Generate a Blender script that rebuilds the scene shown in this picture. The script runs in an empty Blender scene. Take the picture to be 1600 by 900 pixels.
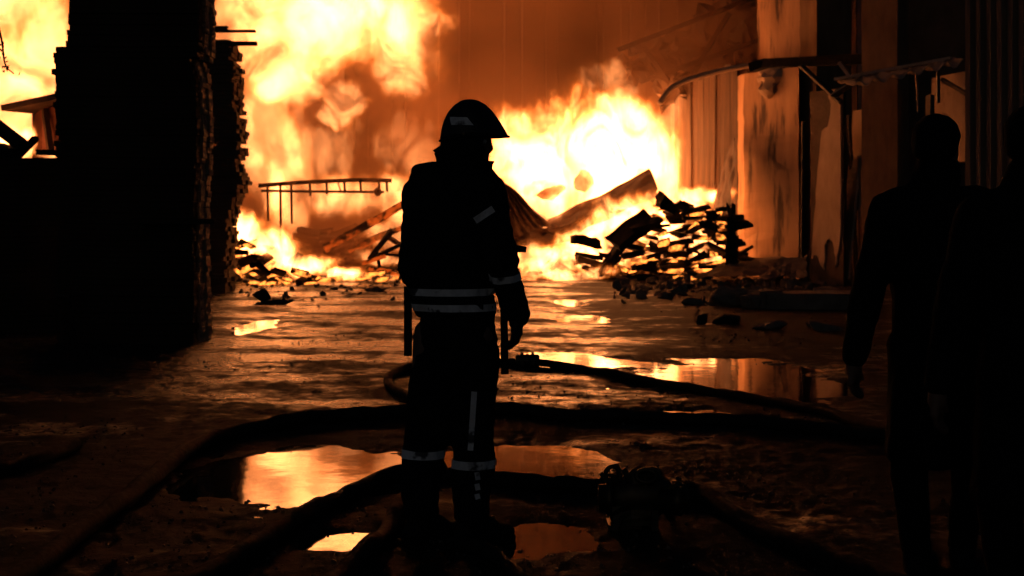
import bpy, bmesh, math, random
import numpy as np
from mathutils import Vector, Matrix, noise as mnoise
from math import radians as R, pi

S = bpy.context.scene
COL = S.collection
random.seed(7)

# ------------------------------------------------------------------ camera
CAMZ, F, HOR = 1.42, 2222.2, 330.0          # eye height, focal length in px of a 1600 px wide frame, horizon row
cam_d = bpy.data.cameras.new('camera')
cam_d.sensor_width = 36.0
cam_d.lens = 50.0
cam_d.shift_y = -(450.0 - HOR) / 1600.0
cam_d.clip_end = 500.0
cam_d.dof.use_dof = True
cam_d.dof.focus_distance = 6.1
cam_d.dof.aperture_fstop = 5.6
cam = bpy.data.objects.new('camera', cam_d)
COL.objects.link(cam)
cam.location = (0, 0, CAMZ)
cam.rotation_euler = (R(90), 0, 0)
S.camera = cam

# ------------------------------------------------------------------ night sky, exposure
W = bpy.data.worlds.new('World')
S.world = W
W.use_nodes = True
wn = W.node_tree.nodes
sky = wn.new('ShaderNodeTexSky')
sky.sky_type = 'NISHITA'
sky.sun_disc = False
sky.sun_elevation = R(32)
sky.sun_rotation = R(200)
bg = wn['Background']
bg.inputs['Strength'].default_value = 0.0022
W.node_tree.links.new(sky.outputs[0], bg.inputs['Color'])
S.view_settings.view_transform = 'Standard'
S.view_settings.look = 'None'
S.view_settings.exposure = 0.6
S.view_settings.gamma = 1.0
S.view_settings.use_curve_mapping = False
cy = S.cycles
cy.use_denoising = True
cy.use_adaptive_sampling = True
cy.adaptive_threshold = 0.05
cy.adaptive_min_samples = 16
cy.max_bounces = 6
cy.diffuse_bounces = 2
cy.glossy_bounces = 3
cy.volume_bounces = 1
cy.transparent_max_bounces = 48
cy.sample_clamp_indirect = 12.0
cy.caustics_reflective = False
cy.caustics_refractive = False
cy.volume_step_rate = 1.0
cy.volume_max_steps = 256


def at(px, py, Y):
    """the point at distance Y that the photograph shows at this pixel"""
    return Vector(((px - 800.0) / F * Y, Y, CAMZ + (HOR - py) / F * Y))


def gy(py):
    return CAMZ * F / (py - HOR)


def gnd(px, py):
    Y = gy(py)
    return Vector(((px - 800.0) / F * Y, Y, 0.0))


# ------------------------------------------------------------------ node helper
class NT:
    """a thin wrapper that builds the same node maths in a shader or a geometry tree"""
    def __init__(self, tree):
        self.t = tree
        self.n = tree.nodes
        self.l = tree.links

    def new(self, kind, **kw):
        nd = self.n.new(kind)
        for k, v in kw.items():
            setattr(nd, k, v)
        return nd

    def put(self, nd, idx, v):
        s = nd.inputs[idx]
        if isinstance(v, bpy.types.NodeSocket):
            self.l.new(v, s)
        elif v is not None:
            s.default_value = v

    def math(self, op, a, b=None, c=None, clamp=False):
        nd = self.new('ShaderNodeMath', operation=op, use_clamp=clamp)
        self.put(nd, 0, a); self.put(nd, 1, b); self.put(nd, 2, c)
        return nd.outputs[0]

    def vm(self, op, a, b=None, scale=None):
        nd = self.new('ShaderNodeVectorMath', operation=op)
        self.put(nd, 0, a); self.put(nd, 1, b)
        if scale is not None:
            self.put(nd, 'Scale', scale)
        return nd.outputs['Value'] if op in ('LENGTH', 'DOT_PRODUCT', 'DISTANCE') else nd.outputs['Vector']

    def noise(self, vec, scale, detail=2.0, rough=0.5, dist=0.0, color=False):
        nd = self.new('ShaderNodeTexNoise')
        self.put(nd, 'Vector', vec)
        nd.inputs['Scale'].default_value = scale
        nd.inputs['Detail'].default_value = detail
        nd.inputs['Roughness'].default_value = rough
        nd.inputs['Distortion'].default_value = dist
        return nd.outputs[1] if color else nd.outputs[0]

    def smooth(self, v, a, b, lo=0.0, hi=1.0):
        nd = self.new('ShaderNodeMapRange')
        nd.interpolation_type = 'SMOOTHSTEP'
        self.put(nd, 'Value', v)
        nd.inputs['From Min'].default_value = a
        nd.inputs['From Max'].default_value = b
        nd.inputs['To Min'].default_value = lo
        nd.inputs['To Max'].default_value = hi
        return nd.outputs['Result']

    def ramp(self, v, stops, interp='LINEAR'):
        nd = self.new('ShaderNodeValToRGB')
        cr = nd.color_ramp
        cr.interpolation = interp
        while len(cr.elements) < len(stops):
            cr.elements.new(0.5)
        for e, (p, c) in zip(cr.elements, stops):
            e.position = p
            e.color = (*c, 1.0)
        self.put(nd, 0, v)
        return nd.outputs[0]

    def mix(self, fac, a, b):
        nd = self.new('ShaderNodeMix', data_type='RGBA')
        self.put(nd, 0, fac); self.put(nd, 6, a); self.put(nd, 7, b)
        return nd.outputs[2]


def tag(o, label=None, cat=None, group=None, kind=None):
    if label: o['label'] = label
    if cat: o['category'] = cat
    if group: o['group'] = group
    if kind: o['kind'] = kind
    return o


def link(name, me, mat=None, parent=None, loc=None):
    o = bpy.data.objects.new(name, me)
    COL.objects.link(o)
    if mat is not None and me is not None and not me.materials:
        me.materials.append(mat)
    if parent is not None:
        o.parent = parent
    if loc is not None:
        o.location = loc
    return o


def empty(name, loc=(0, 0, 0)):
    o = bpy.data.objects.new(name, None)
    COL.objects.link(o)
    o.location = loc
    return o

# ------------------------------------------------------------------ materials
def mat(name, c1, c2=None, scale=4.0, rough=0.8, rough2=None, bump=0.0, bscale=30.0, metal=0.0, stretch=(1, 1, 1), spec=0.5, c3=None, s3=1.5, t3=0.6, sw=0.04):
    m = bpy.data.materials.new(name)
    m.use_nodes = True
    s = NT(m.node_tree)
    b = s.n['Principled BSDF']
    P = s.vm('MULTIPLY', s.new('ShaderNodeTexCoord').outputs['Object'], stretch)
    c2 = c2 or tuple(v * 0.6 for v in c1)
    f = s.noise(P, scale, 5.0, 0.6)
    col = s.ramp(f, [(0.3, c1), (0.7, c2)])
    if c3:
        k = s.smooth(s.noise(P, s3, 4.0, 0.6), t3 - sw, t3 + sw)
        col = s.mix(k, col, (*c3, 1.0))
    s.l.new(col, b.inputs['Base Color'])
    b.inputs['Metallic'].default_value = metal
    b.inputs['Specular IOR Level'].default_value = spec
    if rough2 is None:
        b.inputs['Roughness'].default_value = rough
    else:
        s.l.new(s.smooth(s.noise(P, scale * 1.7, 3.0), 0.35, 0.65, rough, rough2), b.inputs['Roughness'])
    if bump:
        bp = s.new('ShaderNodeBump')
        bp.inputs['Strength'].default_value = 1.0
        bp.inputs['Distance'].default_value = bump
        s.l.new(s.noise(P, bscale, 4.0, 0.6), bp.inputs['Height'])
        s.l.new(bp.outputs[0], b.inputs['Normal'])
    return m


M = {}
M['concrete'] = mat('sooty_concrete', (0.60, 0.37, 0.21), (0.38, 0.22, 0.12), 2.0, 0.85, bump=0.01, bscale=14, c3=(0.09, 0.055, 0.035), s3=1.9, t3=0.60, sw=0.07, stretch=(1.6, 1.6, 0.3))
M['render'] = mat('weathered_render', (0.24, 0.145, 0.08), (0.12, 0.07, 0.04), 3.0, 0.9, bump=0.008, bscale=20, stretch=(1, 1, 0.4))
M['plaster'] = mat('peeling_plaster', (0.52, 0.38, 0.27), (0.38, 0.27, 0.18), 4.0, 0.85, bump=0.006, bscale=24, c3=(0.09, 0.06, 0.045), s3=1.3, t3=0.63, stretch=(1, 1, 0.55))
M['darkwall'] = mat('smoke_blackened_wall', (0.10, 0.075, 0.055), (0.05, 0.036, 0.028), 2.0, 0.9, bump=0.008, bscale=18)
M['warehouse'] = mat('sooty_plank', (0.085, 0.055, 0.036), (0.04, 0.026, 0.018), 0.5, 0.9, bump=0.008, bscale=6, stretch=(1, 1, 0.3))
M['plank'] = mat('scorched_plank', (0.15, 0.088, 0.05), (0.06, 0.034, 0.02), 3.0, 0.85, bump=0.012, bscale=10, stretch=(4, 4, 0.4), c3=(0.03, 0.02, 0.015), s3=0.8, t3=0.5, sw=0.1)
M['board'] = mat('stacked_board', (0.115, 0.075, 0.05), (0.055, 0.036, 0.025), 3.0, 0.9, bump=0.004, bscale=14, stretch=(0.4, 4, 4), spec=0.25)
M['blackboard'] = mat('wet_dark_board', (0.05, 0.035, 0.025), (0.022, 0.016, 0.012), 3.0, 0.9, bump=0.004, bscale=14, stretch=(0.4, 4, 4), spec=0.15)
M['char'] = mat('charred_wood', (0.022, 0.017, 0.014), (0.012, 0.009, 0.008), 8.0, 0.9, bump=0.02, bscale=16, spec=0.2)
M['halfchar'] = mat('half_burnt_wood', (0.11, 0.055, 0.03), (0.035, 0.02, 0.014), 4.0, 0.85, bump=0.01, bscale=14)
M['burntbeam'] = mat('burnt_beam', (0.07, 0.034, 0.019), (0.02, 0.011, 0.008), 3.0, 0.85, bump=0.02, bscale=9)
M['sheet'] = mat('rusty_sheet_metal', (0.20, 0.115, 0.065), (0.09, 0.05, 0.03), 2.6, 0.5, 0.75, metal=0.3, bump=0.01, bscale=6)
M['sootsheet'] = mat('sooty_sheet_metal', (0.032, 0.021, 0.016), (0.014, 0.010, 0.008), 2.2, 0.6, 0.8, metal=0.2, bump=0.02, bscale=4)
M['steel'] = mat('dark_steel', (0.05, 0.04, 0.035), (0.025, 0.02, 0.018), 5.0, 0.45, metal=0.5)
M['zinc'] = mat('zinc_sheet', (0.42, 0.33, 0.26), (0.26, 0.20, 0.16), 2.0, 0.42, 0.6, metal=0.3, bump=0.004, bscale=8)
M['ribsheet'] = mat('dull_rib_sheet', (0.20, 0.15, 0.115), (0.10, 0.075, 0.06), 2.0, 0.5, 0.7, metal=0.2, stretch=(1, 1, 0.3))
M['rubble'] = mat('rubble_stone', (0.21, 0.16, 0.12), (0.10, 0.075, 0.055), 4.0, 0.8, 0.95, bump=0.012, bscale=18)
M['grit'] = mat('wet_grit', (0.07, 0.052, 0.04), (0.03, 0.022, 0.017), 6.0, 0.22, 0.5)
M['darkrender'] = mat('stripped_render', (0.105, 0.066, 0.042), (0.06, 0.038, 0.025), 3.0, 0.9, bump=0.012, bscale=12)
M['hose'] = mat('wet_canvas_hose', (0.026, 0.020, 0.016), (0.013, 0.010, 0.008), 18.0, 0.7, 0.9, bump=0.003, bscale=120, spec=0.18)
M['brass'] = mat('tarnished_brass', (0.10, 0.07, 0.04), (0.04, 0.03, 0.02), 9.0, 0.45, metal=0.8)
M['cloth'] = mat('black_turnout_cloth', (0.013, 0.013, 0.015), (0.008, 0.008, 0.010), 12.0, 0.95, bump=0.002, bscale=160, spec=0.1)
M['cloth2'] = mat('dark_jacket_cloth', (0.010, 0.010, 0.011), (0.006, 0.006, 0.007), 10.0, 0.95, bump=0.002, bscale=160, spec=0.08)
M['rubber'] = mat('black_rubber', (0.010, 0.010, 0.011), (0.007, 0.007, 0.008), 8.0, 0.7, spec=0.2)
M['helmet'] = mat('black_helmet_shell', (0.010, 0.010, 0.012), (0.008, 0.008, 0.009), 6.0, 0.45, spec=0.3)
M['skin'] = mat('skin', (0.15, 0.085, 0.06), (0.12, 0.065, 0.048), 12.0, 0.6)
M['hair'] = mat('dark_hair', (0.02, 0.014, 0.010), (0.01, 0.008, 0.006), 30.0, 0.7)
M['reflect'] = mat('silver_reflective_tape', (0.80, 0.82, 0.86), (0.55, 0.57, 0.62), 26.0, 0.6, c3=(0.05, 0.05, 0.06), s3=7.0, t3=0.58)
M['ember'] = mat('ember_bed', (0.03, 0.02, 0.015), (0.015, 0.01, 0.008), 6.0, 0.9, bump=0.02, bscale=9)
M['leaf'] = mat('dark_leaf', (0.05, 0.06, 0.02), (0.03, 0.035, 0.014), 6.0, 0.6)
M['bark'] = mat('twig_bark', (0.05, 0.035, 0.025), (0.03, 0.02, 0.015), 9.0, 0.8)
M['sawn'] = mat('painted_firelit_board', (0.50, 0.37, 0.25), (0.34, 0.24, 0.15), 5.0, 0.85, bump=0.004, bscale=14, c3=(0.10, 0.07, 0.05), s3=5.0, t3=0.6)  # pale tone puts firelight on the board ends into the colour
M['tub'] = mat('red_brown_crate', (0.30, 0.10, 0.05), (0.17, 0.05, 0.03), 2.0, 0.7)

# glowing wood: black char whose cracks and underside still burn
def ember_mat(name, strength, t=0.5, col=(1.0, 0.24, 0.035)):
    m = mat(name, (0.02, 0.014, 0.011), (0.01, 0.008, 0.007), 8.0, 0.9, bump=0.01, bscale=16)
    s = NT(m.node_tree)
    b = s.n['Principled BSDF']
    P = s.new('ShaderNodeTexCoord').outputs['Object']
    k = s.smooth(s.noise(P, 3.0, 4.0, 0.62), t, t + 0.14)
    b.inputs['Emission Color'].default_value = (*col, 1)
    s.l.new(s.math('MULTIPLY', k, strength), b.inputs['Emission Strength'])
    return m


M['glow'] = ember_mat('glowing_charcoal', 2.2)
M['redhot'] = ember_mat('red_hot_plank', 0.4, 0.46, (1.0, 0.12, 0.010))

# wet yard ground
g_m = bpy.data.materials.new('wet_muddy_ground')
g_m.use_nodes = True
s = NT(g_m.node_tree)
b = s.n['Principled BSDF']
P = s.new('ShaderNodeTexCoord').outputs['Object']
col = s.ramp(s.noise(P, 1.6, 6.0, 0.65), [(0.3, (0.018, 0.013, 0.010)), (0.55, (0.030, 0.021, 0.016)), (0.75, (0.011, 0.008, 0.006))])
s.l.new(col, b.inputs['Base Color'])
# hosed-down wet areas shine, churned earth between them stays dull
wet = s.noise(s.vm('MULTIPLY', P, (0.55, 1.0, 1.0)), 0.9, 5.0, 0.62)
sep = s.new('ShaderNodeSeparateXYZ')
s.l.new(P, sep.inputs[0])
wet = s.math('ADD', wet, s.math('MULTIPLY', s.math('SUBTRACT', s.noise(P, 5.5, 4.0, 0.65), 0.5), 0.45))
wet = s.math('ADD', wet, s.math('SUBTRACT', s.smooth(sep.outputs[1], 8.0, 13.0, 0.0, 0.16), 0.11))
dry = s.math('MULTIPLY', s.smooth(sep.outputs[0], 0.2, 1.6, 0.0, 0.14), s.smooth(sep.outputs[1], 11.0, 15.0))
wet = s.smooth(s.math('SUBTRACT', wet, dry), 0.40, 0.66)
s.l.new(s.smooth(wet, 0.0, 1.0, 0.68, 0.21), b.inputs['Roughness'])
s.l.new(s.smooth(wet, 0.0, 1.0, 0.07, 0.45), b.inputs['Specular IOR Level'])
bp = s.new('ShaderNodeBump')
bp.inputs['Distance'].default_value = 0.013
s.l.new(s.math('ADD', s.noise(P, 20.0, 6.0, 0.72), s.math('MULTIPLY', s.noise(P, 75.0, 3.0, 0.6), 0.45)), bp.inputs['Height'])
s.l.new(bp.outputs[0], b.inputs['Normal'])

w_m = bpy.data.materials.new('puddle_water')
w_m.use_nodes = True
s = NT(w_m.node_tree)
b = s.n['Principled BSDF']
P = s.new('ShaderNodeTexCoord').outputs['Object']
b.inputs['Base Color'].default_value = (0.03, 0.022, 0.016, 1)
b.inputs['Roughness'].default_value = 0.05
b.inputs['IOR'].default_value = 1.33
b.inputs['Specular IOR Level'].default_value = 0.6
bp = s.new('ShaderNodeBump')
bp.inputs['Distance'].default_value = 0.0012
s.l.new(s.noise(P, 4.0, 2.0, 0.5), bp.inputs['Height'])
s.l.new(bp.outputs[0], b.inputs['Normal'])


# ------------------------------------------------------------------ mesh helpers
class MB:
    def __init__(self):
        self.v, self.f = [], []

    def add(self, vs, fs):
        k = len(self.v)
        self.v += [tuple(p) for p in vs]
        self.f += [tuple(i + k for i in f) for f in fs]
        return self

    def box(self, c, size, rot=None, jit=0.0):
        sx, sy, sz = (d / 2 for d in size)
        vs = [Vector((x * sx, y * sy, z * sz)) for x in (-1, 1) for y in (-1, 1) for z in (-1, 1)]
        if jit:
            vs = [p + Vector([random.uniform(-jit, jit) for _ in range(3)]) for p in vs]
        if rot is not None:
            vs = [rot @ p for p in vs]
        vs = [p + Vector(c) for p in vs]
        return self.add(vs, [(0, 1, 3, 2), (4, 6, 7, 5), (0, 4, 5, 1), (2, 3, 7, 6), (0, 2, 6, 4), (1, 5, 7, 3)])

    def bar(self, a, b, w, t, up=Vector((0, 0, 1))):
        """a bar of width w and thickness t from a to b"""
        a, b = Vector(a), Vector(b)
        d = (b - a).normalized()
        x = d.cross(up)
        x = x.normalized() if x.length > 1e-4 else Vector((1, 0, 0))
        y = x.cross(d).normalized()
        vs = []
        for p in (a, b):
            for i, j in ((-1, -1), (1, -1), (1, 1), (-1, 1)):
                vs.append(p + x * (i * w / 2) + y * (j * t / 2))
        return self.add(vs, [(3, 2, 1, 0), (4, 5, 6, 7), (0, 1, 5, 4), (1, 2, 6, 5), (2, 3, 7, 6), (3, 0, 4, 7)])

    def prism(self, plan, z0, z1):
        n = len(plan)
        vs = [(x, y, z0) for x, y in plan] + [(x, y, z1) for x, y in plan]
        fs = [tuple(range(n))[::-1], tuple(range(n, 2 * n))] + [(i, (i + 1) % n, n + (i + 1) % n, n + i) for i in range(n)]
        return self.add(vs, fs)

    def tube(self, pts, r, seg=10, cap=True):
        pts = [Vector(p) for p in pts]
        rs = r if isinstance(r, (list, tuple)) else [r] * len(pts)
        vs, fs = [], []
        prev = None
        for i, p in enumerate(pts):
            d = (pts[min(i + 1, len(pts) - 1)] - pts[max(i - 1, 0)]).normalized()
            if prev is None:
                x = d.orthogonal().normalized()
            else:
                x = (prev - d * prev.dot(d)).normalized()
            prev = x
            y = d.cross(x)
            for k in range(seg):
                a = 2 * pi * k / seg
                vs.append(p + (x * math.cos(a) + y * math.sin(a)) * rs[i])
        for i in range(len(pts) - 1):
            for k in range(seg):
                k2 = (k + 1) % seg
                fs.append((i * seg + k, i * seg + k2, (i + 1) * seg + k2, (i + 1) * seg + k))
        if cap:
            fs.append(tuple(range(seg))[::-1])
            fs.append(tuple(range((len(pts) - 1) * seg, len(pts) * seg)))
        return self.add(vs, fs)

    def mesh(self, name, smooth=False, bevel=0.0):
        me = bpy.data.meshes.new(name)
        me.from_pydata(self.v, [], self.f)
        if bevel:
            bm = bmesh.new(); bm.from_mesh(me)
            bmesh.ops.bevel(bm, geom=bm.edges[:], offset=bevel, segments=1, affect='EDGES')
            bm.to_mesh(me); bm.free()
        if smooth:
            me.polygons.foreach_set('use_smooth', [True] * len(me.polygons))
        me.update()
        return me

    def build(self, name, m, parent=None, smooth=False, bevel=0.0, loc=None):
        me = self.mesh(name, smooth, bevel)
        if loc is not None:
            me.transform(Matrix.Translation(-Vector(loc)))
        o = link(name, me, m, parent, loc)
        return o


def worn(mb, cuts, amp, seed, sc=2.5):
    """break up clean faces of a piece: bent, chipped, uneven"""
    me = mb.mesh('w')
    bm = bmesh.new(); bm.from_mesh(me)
    bmesh.ops.subdivide_edges(bm, edges=bm.edges[:], cuts=cuts, use_grid_fill=True)
    for v in bm.verts:
        v.co += mnoise.noise_vector(v.co * sc + Vector((seed, 0, 0))) * amp + mnoise.noise_vector(v.co * sc * 3.5 + Vector((seed, 3, 0))) * amp * 0.4
    out = MB().add([v.co.copy() for v in bm.verts], [])
    bm.verts.index_update()
    out.f = [tuple(v.index for v in f_.verts) for f_ in bm.faces]
    bm.free(); bpy.data.meshes.remove(me)
    return out


def part(mb, name, m, root, smooth=False, bevel=0.0):
    """a part given in world coordinates under a root that is only moved, never turned"""
    me = mb.mesh(name, smooth, bevel)
    me.transform(Matrix.Translation(-root.matrix_basis.translation))
    return link(name, me, m, root)


def catmull(pts, n=8):
    pts = [Vector(p) for p in pts]
    P = [pts[0] * 2 - pts[1]] + pts + [pts[-1] * 2 - pts[-2]]
    out = []
    for i in range(1, len(P) - 2):
        for k in range(n):
            t = k / n
            a, b, c, d = P[i - 1], P[i], P[i + 1], P[i + 2]
            out.append(0.5 * ((2 * b) + (c - a) * t + (2 * a - 5 * b + 4 * c - d) * t * t + (3 * b - a - 3 * c + d) * t ** 3))
    out.append(pts[-1])
    return out


def stone_mesh(seed, sub=2, rough=0.35, flat=1.0):
    bm = bmesh.new()
    bmesh.ops.create_icosphere(bm, subdivisions=sub, radius=1.0)
    o = Vector((seed * 7.3, seed * 3.1, seed * 5.7))
    for v in bm.verts:
        n1 = mnoise.noise(v.co * 0.9 + o)
        n2 = mnoise.cell(v.co * 1.4 + o)
        v.co *= 1.0 + rough * n1 + 0.22 * (n2 - 0.5)
        v.co.z *= flat
    me = bpy.data.meshes.new('stone')
    bm.to_mesh(me); bm.free()
    return me


def angular_mesh(seed, n=15):
    """a broken stone: the hull of a few scattered points"""
    rnd = random.Random(seed)
    bm = bmesh.new()
    for i in range(n):
        v = Vector((rnd.gauss(0, 1), rnd.gauss(0, 1), rnd.gauss(0, 1))).normalized() * rnd.uniform(0.75, 1.0)
        bm.verts.new(v)
    bmesh.ops.convex_hull(bm, input=bm.verts[:], use_existing_faces=False)
    bmesh.ops.delete(bm, geom=[v for v in bm.verts if not v.link_faces], context='VERTS')
    bmesh.ops.bevel(bm, geom=bm.edges[:], offset=0.04, segments=1, affect='EDGES')
    me = bpy.data.meshes.new('stone')
    bm.to_mesh(me); bm.free()
    return me


def rotm(x=0, y=0, z=0):
    return Matrix.Rotation(z, 3, 'Z') @ Matrix.Rotation(y, 3, 'Y') @ Matrix.Rotation(x, 3, 'X')


# ------------------------------------------------------------------ ground and puddles
def vnoise(x, y, seed):
    xi, yi = np.floor(x).astype(np.int64), np.floor(y).astype(np.int64)
    fx, fy = x - xi, y - yi
    fx, fy = fx * fx * (3 - 2 * fx), fy * fy * (3 - 2 * fy)
    def h(a, b):
        n = (a * 374761393 + b * 668265263 + seed * 974634777) & 0x7fffffff
        n = ((n ^ (n >> 13)) * 1274126177) & 0x7fffffff
        return ((n ^ (n >> 16)) & 0xffff) / 65535.0
    return (h(xi, yi) * (1 - fx) + h(xi + 1, yi) * fx) * (1 - fy) + (h(xi, yi + 1) * (1 - fx) + h(xi + 1, yi + 1) * fx) * fy


def fbm(x, y, seed, octs=4, gain=0.5):
    s_, a, t = 0.0, 1.0, 0.0
    for i in range(octs):
        s_ = s_ + a * (vnoise(x * 2 ** i, y * 2 ** i, seed + i) - 0.5)
        t += a
        a *= gain
    return s_ / t


# centre px, half width px, upper and lower row, label
PUDDLES = [
    (470, 235, 688, 800, 'broad puddle mirroring flames beside the left hose'),
    (820, 160, 686, 762, 'brown puddle mirroring smoke right of the firefighter'),
    (548, 96, 824, 868, 'small bright yellow puddle near the firefighter boots'),
    (912, 62, 488, 512, 'oval shining puddle in the middle of the yard'),
    (890, 36, 466, 480, 'thin sliver of puddle close to the burning debris'),
    (1140, 230, 556, 640, 'long puddle reflecting the pillars of the building'),
    (1000, 160, 636, 660, 'narrow bright puddle strip behind the thick hose'),
    (855, 120, 812, 876, 'dull brown puddle between boots and hose manifold'),
    (395, 40, 498, 530, 'little dazzling puddle near the charred lumber stack'),
    (860, 110, 548, 592, 'shallow puddle shining behind the thin hose'),
]
WATER = -0.004


def ground_height(x, y):
    h = 0.020 + 0.030 * fbm(x * 0.55, y * 0.8, 11, 4) + 0.020 * fbm(x * 1.9, y * 1.9, 23, 5, 0.66)
    h = h + 0.010 * fbm(x * 9.0, y * 9.0, 41, 3, 0.6) * np.clip(20.0 / np.maximum(y, 1.0) - 0.6, 0.0, 1.0)
    h = h + 0.040 * fbm(x * 5.0, y * 5.0, 77, 4, 0.65) * np.clip(18.0 / np.maximum(y, 1.0) - 0.8, 0.12, 1.0)
    for cx, rx, y0, y1, _l in PUDDLES:
        Yn, Yf = gy(y1), gy(y0)
        yc, ry = (Yn + Yf) / 2, (Yf - Yn) / 2
        xc = (cx - 800.0) / F * yc
        rxm = rx / F * yc
        d = np.sqrt(((x - xc) / rxm) ** 2 + ((y - yc) / ry) ** 2) + 0.95 * fbm(x * 1.3, y * 0.9, 60 + cx % 17, 5, 0.62)
        k = np.clip((1.3 - d) / 1.2, 0.0, 1.0)
        h = h - 0.056 * k * k * (3 - 2 * k)
    return h


us = np.concatenate([[-8, -4, -2, -1.2, -0.8, -0.6, -0.5], np.linspace(-0.43, 0.43, 470), [0.5, 0.6, 0.8, 1.2, 2, 4, 8]])
ys = np.concatenate([[0.3, 1.0, 2.0, 3.0, 3.6], 4.0 * (62.0 / 4.0) ** (np.arange(600) / 599.0), [70, 90, 130, 220, 400]])
GX = (us[None, :] * np.maximum(ys, 6.0)[:, None])
GY = np.repeat(ys[:, None], len(us), 1)
GZ = ground_height(GX, GY)
GZ[:, 0] = GZ[:, -1] = 0.0
nr, nc = GX.shape
co = np.stack([GX, GY, GZ], -1).reshape(-1, 3)
idx = np.arange(nr * nc).reshape(nr, nc)
quads = np.stack([idx[:-1, :-1], idx[:-1, 1:], idx[1:, 1:], idx[1:, :-1]], -1).reshape(-1, 4)
me = bpy.data.meshes.new('ground')
me.vertices.add(len(co)); me.vertices.foreach_set('co', co.astype(np.float32).ravel())
me.loops.add(quads.size); me.loops.foreach_set('vertex_index', quads.astype(np.int32).ravel())
me.polygons.add(len(quads)); me.polygons.foreach_set('loop_start', np.arange(0, quads.size, 4, dtype=np.int32))
me.polygons.foreach_set('use_smooth', np.ones(len(quads), dtype=bool))
me.update(calc_edges=True)
tag(link('ground', me, g_m), 'wet muddy yard ground littered with grit', kind='structure')


def gz(x, y):
    return float(ground_height(np.array([float(x)]), np.array([float(y)]))[0])


for cx, rx, y0, y1, lab in PUDDLES:
    Yn, Yf = gy(y1), gy(y0)
    yc, ry = (Yn + Yf) / 2, (Yf - Yn) / 2
    xc, rxm = (cx - 800.0) / F * yc, rx / F * yc
    pl = []
    for k in range(40):
        a = 2 * pi * k / 40
        q = 1.32 + 0.1 * math.sin(3 * a + cx) + 0.06 * math.sin(7 * a + rx)
        pl.append((rxm * q * math.cos(a), ry * q * math.sin(a), 0.0))
    mb = MB().add(pl, [tuple(range(40))])
    o = mb.build('puddle', w_m)
    o.location = (xc, yc, WATER + 0.0007 * (PUDDLES.index((cx, rx, y0, y1, lab)) % 5))
    tag(o, lab, kind='structure')

# grit and small stones nobody could count
mb = MB()
rnd = random.Random(5)
ico = stone_mesh(3, 1, 0.3, 0.7)
iv = [v.co.copy() for v in ico.vertices]
itf = [tuple(p.vertices) for p in ico.polygons]
bpy.data.meshes.remove(ico)
cand = [(4.6 * (6.0 ** rnd.random()), rnd.uniform(-0.38, 0.38), rnd.choice((0.003, 0.004, 0.006, 0.009)) * rnd.uniform(0.7, 1.4), rotm(rnd.uniform(0, 6), rnd.uniform(0, 6), rnd.uniform(0, 6))) for i in range(7000)]
cY = np.array([c[0] for c in cand])
cX = np.array([c[0] * c[1] for c in cand])
keep = fbm(cX * 0.7, cY * 0.7, 91, 3) > -0.02
cZ = ground_height(cX, cY)
for (Y, u, r, rm), x, z, ok in zip(cand, cX, cZ, keep):
    if not ok:
        continue
    r *= 1 + Y * 0.03
    c = Vector((x, Y, z + r * 0.35))
    mb.add([rm @ (v * r) + c for v in iv], itf)
tag(mb.build('gravel', M['grit']), 'wet grit and small stones strewn over the yard', 'gravel', kind='stuff')

# ------------------------------------------------------------------ building on the right
def xy(px, Y):
    return ((px - 800.0) / F * Y, Y)


def zat(py, Y):
    return CAMZ + (HOR - py) / F * Y


def ragged_prism(plan, z0, z1, amp, seed, n=26, top_amp=0.0):
    """a prism whose outline wavers up its height and whose top is broken"""
    mb = MB()
    k = len(plan)
    c = Vector((sum(p[0] for p in plan) / k, sum(p[1] for p in plan) / k))
    vs = []
    for i in range(n + 1):
        z = z0 + (z1 - z0) * i / n
        for j, p in enumerate(plan):
            d = (Vector(p) - c).normalized()
            a = amp * mnoise.noise(Vector((z * 1.3, j * 3.7, seed))) + amp * 0.6 * mnoise.noise(Vector((z * 4.1, j * 3.7, seed + 9)))
            zz = z + (top_amp * mnoise.noise(Vector((j * 2.3, seed, 4.0))) if i == n else 0.0)
            vs.append((p[0] + d.x * a, p[1] + d.y * a, zz))
    fs = [tuple(range(k))[::-1], tuple(range(n * k, (n + 1) * k))]
    for i in range(n):
        for j in range(k):
            j2 = (j + 1) % k
            fs.append((i * k + j, i * k + j2, (i + 1) * k + j2, (i + 1) * k + j))
    return mb.add(vs, fs)


def thing(name, label, cat, loc, group=None):
    return tag(empty(name, loc), label, cat, group, 'thing')


# the broad pillar next to the blaze
root = thing('gate_pillar', 'broad concrete pillar lit bright down its edge beside the plank wall', 'pillar', (5.4, 30.4, 0))
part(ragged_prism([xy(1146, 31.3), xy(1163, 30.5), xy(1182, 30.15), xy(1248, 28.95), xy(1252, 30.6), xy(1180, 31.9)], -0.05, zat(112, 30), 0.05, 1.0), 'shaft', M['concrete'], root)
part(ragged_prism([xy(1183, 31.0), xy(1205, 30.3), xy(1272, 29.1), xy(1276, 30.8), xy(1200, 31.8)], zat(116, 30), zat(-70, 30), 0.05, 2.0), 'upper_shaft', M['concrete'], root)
me = stone_mesh(4, 3, 0.35)
me.transform(Matrix.Translation(at(1212, 122, 29.75) - Vector((5.4, 30.4, 0))) @ Matrix.Diagonal((0.5, 0.4, 0.36, 1)))
link('broken_plaster', me, M['plaster'], root)
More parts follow.
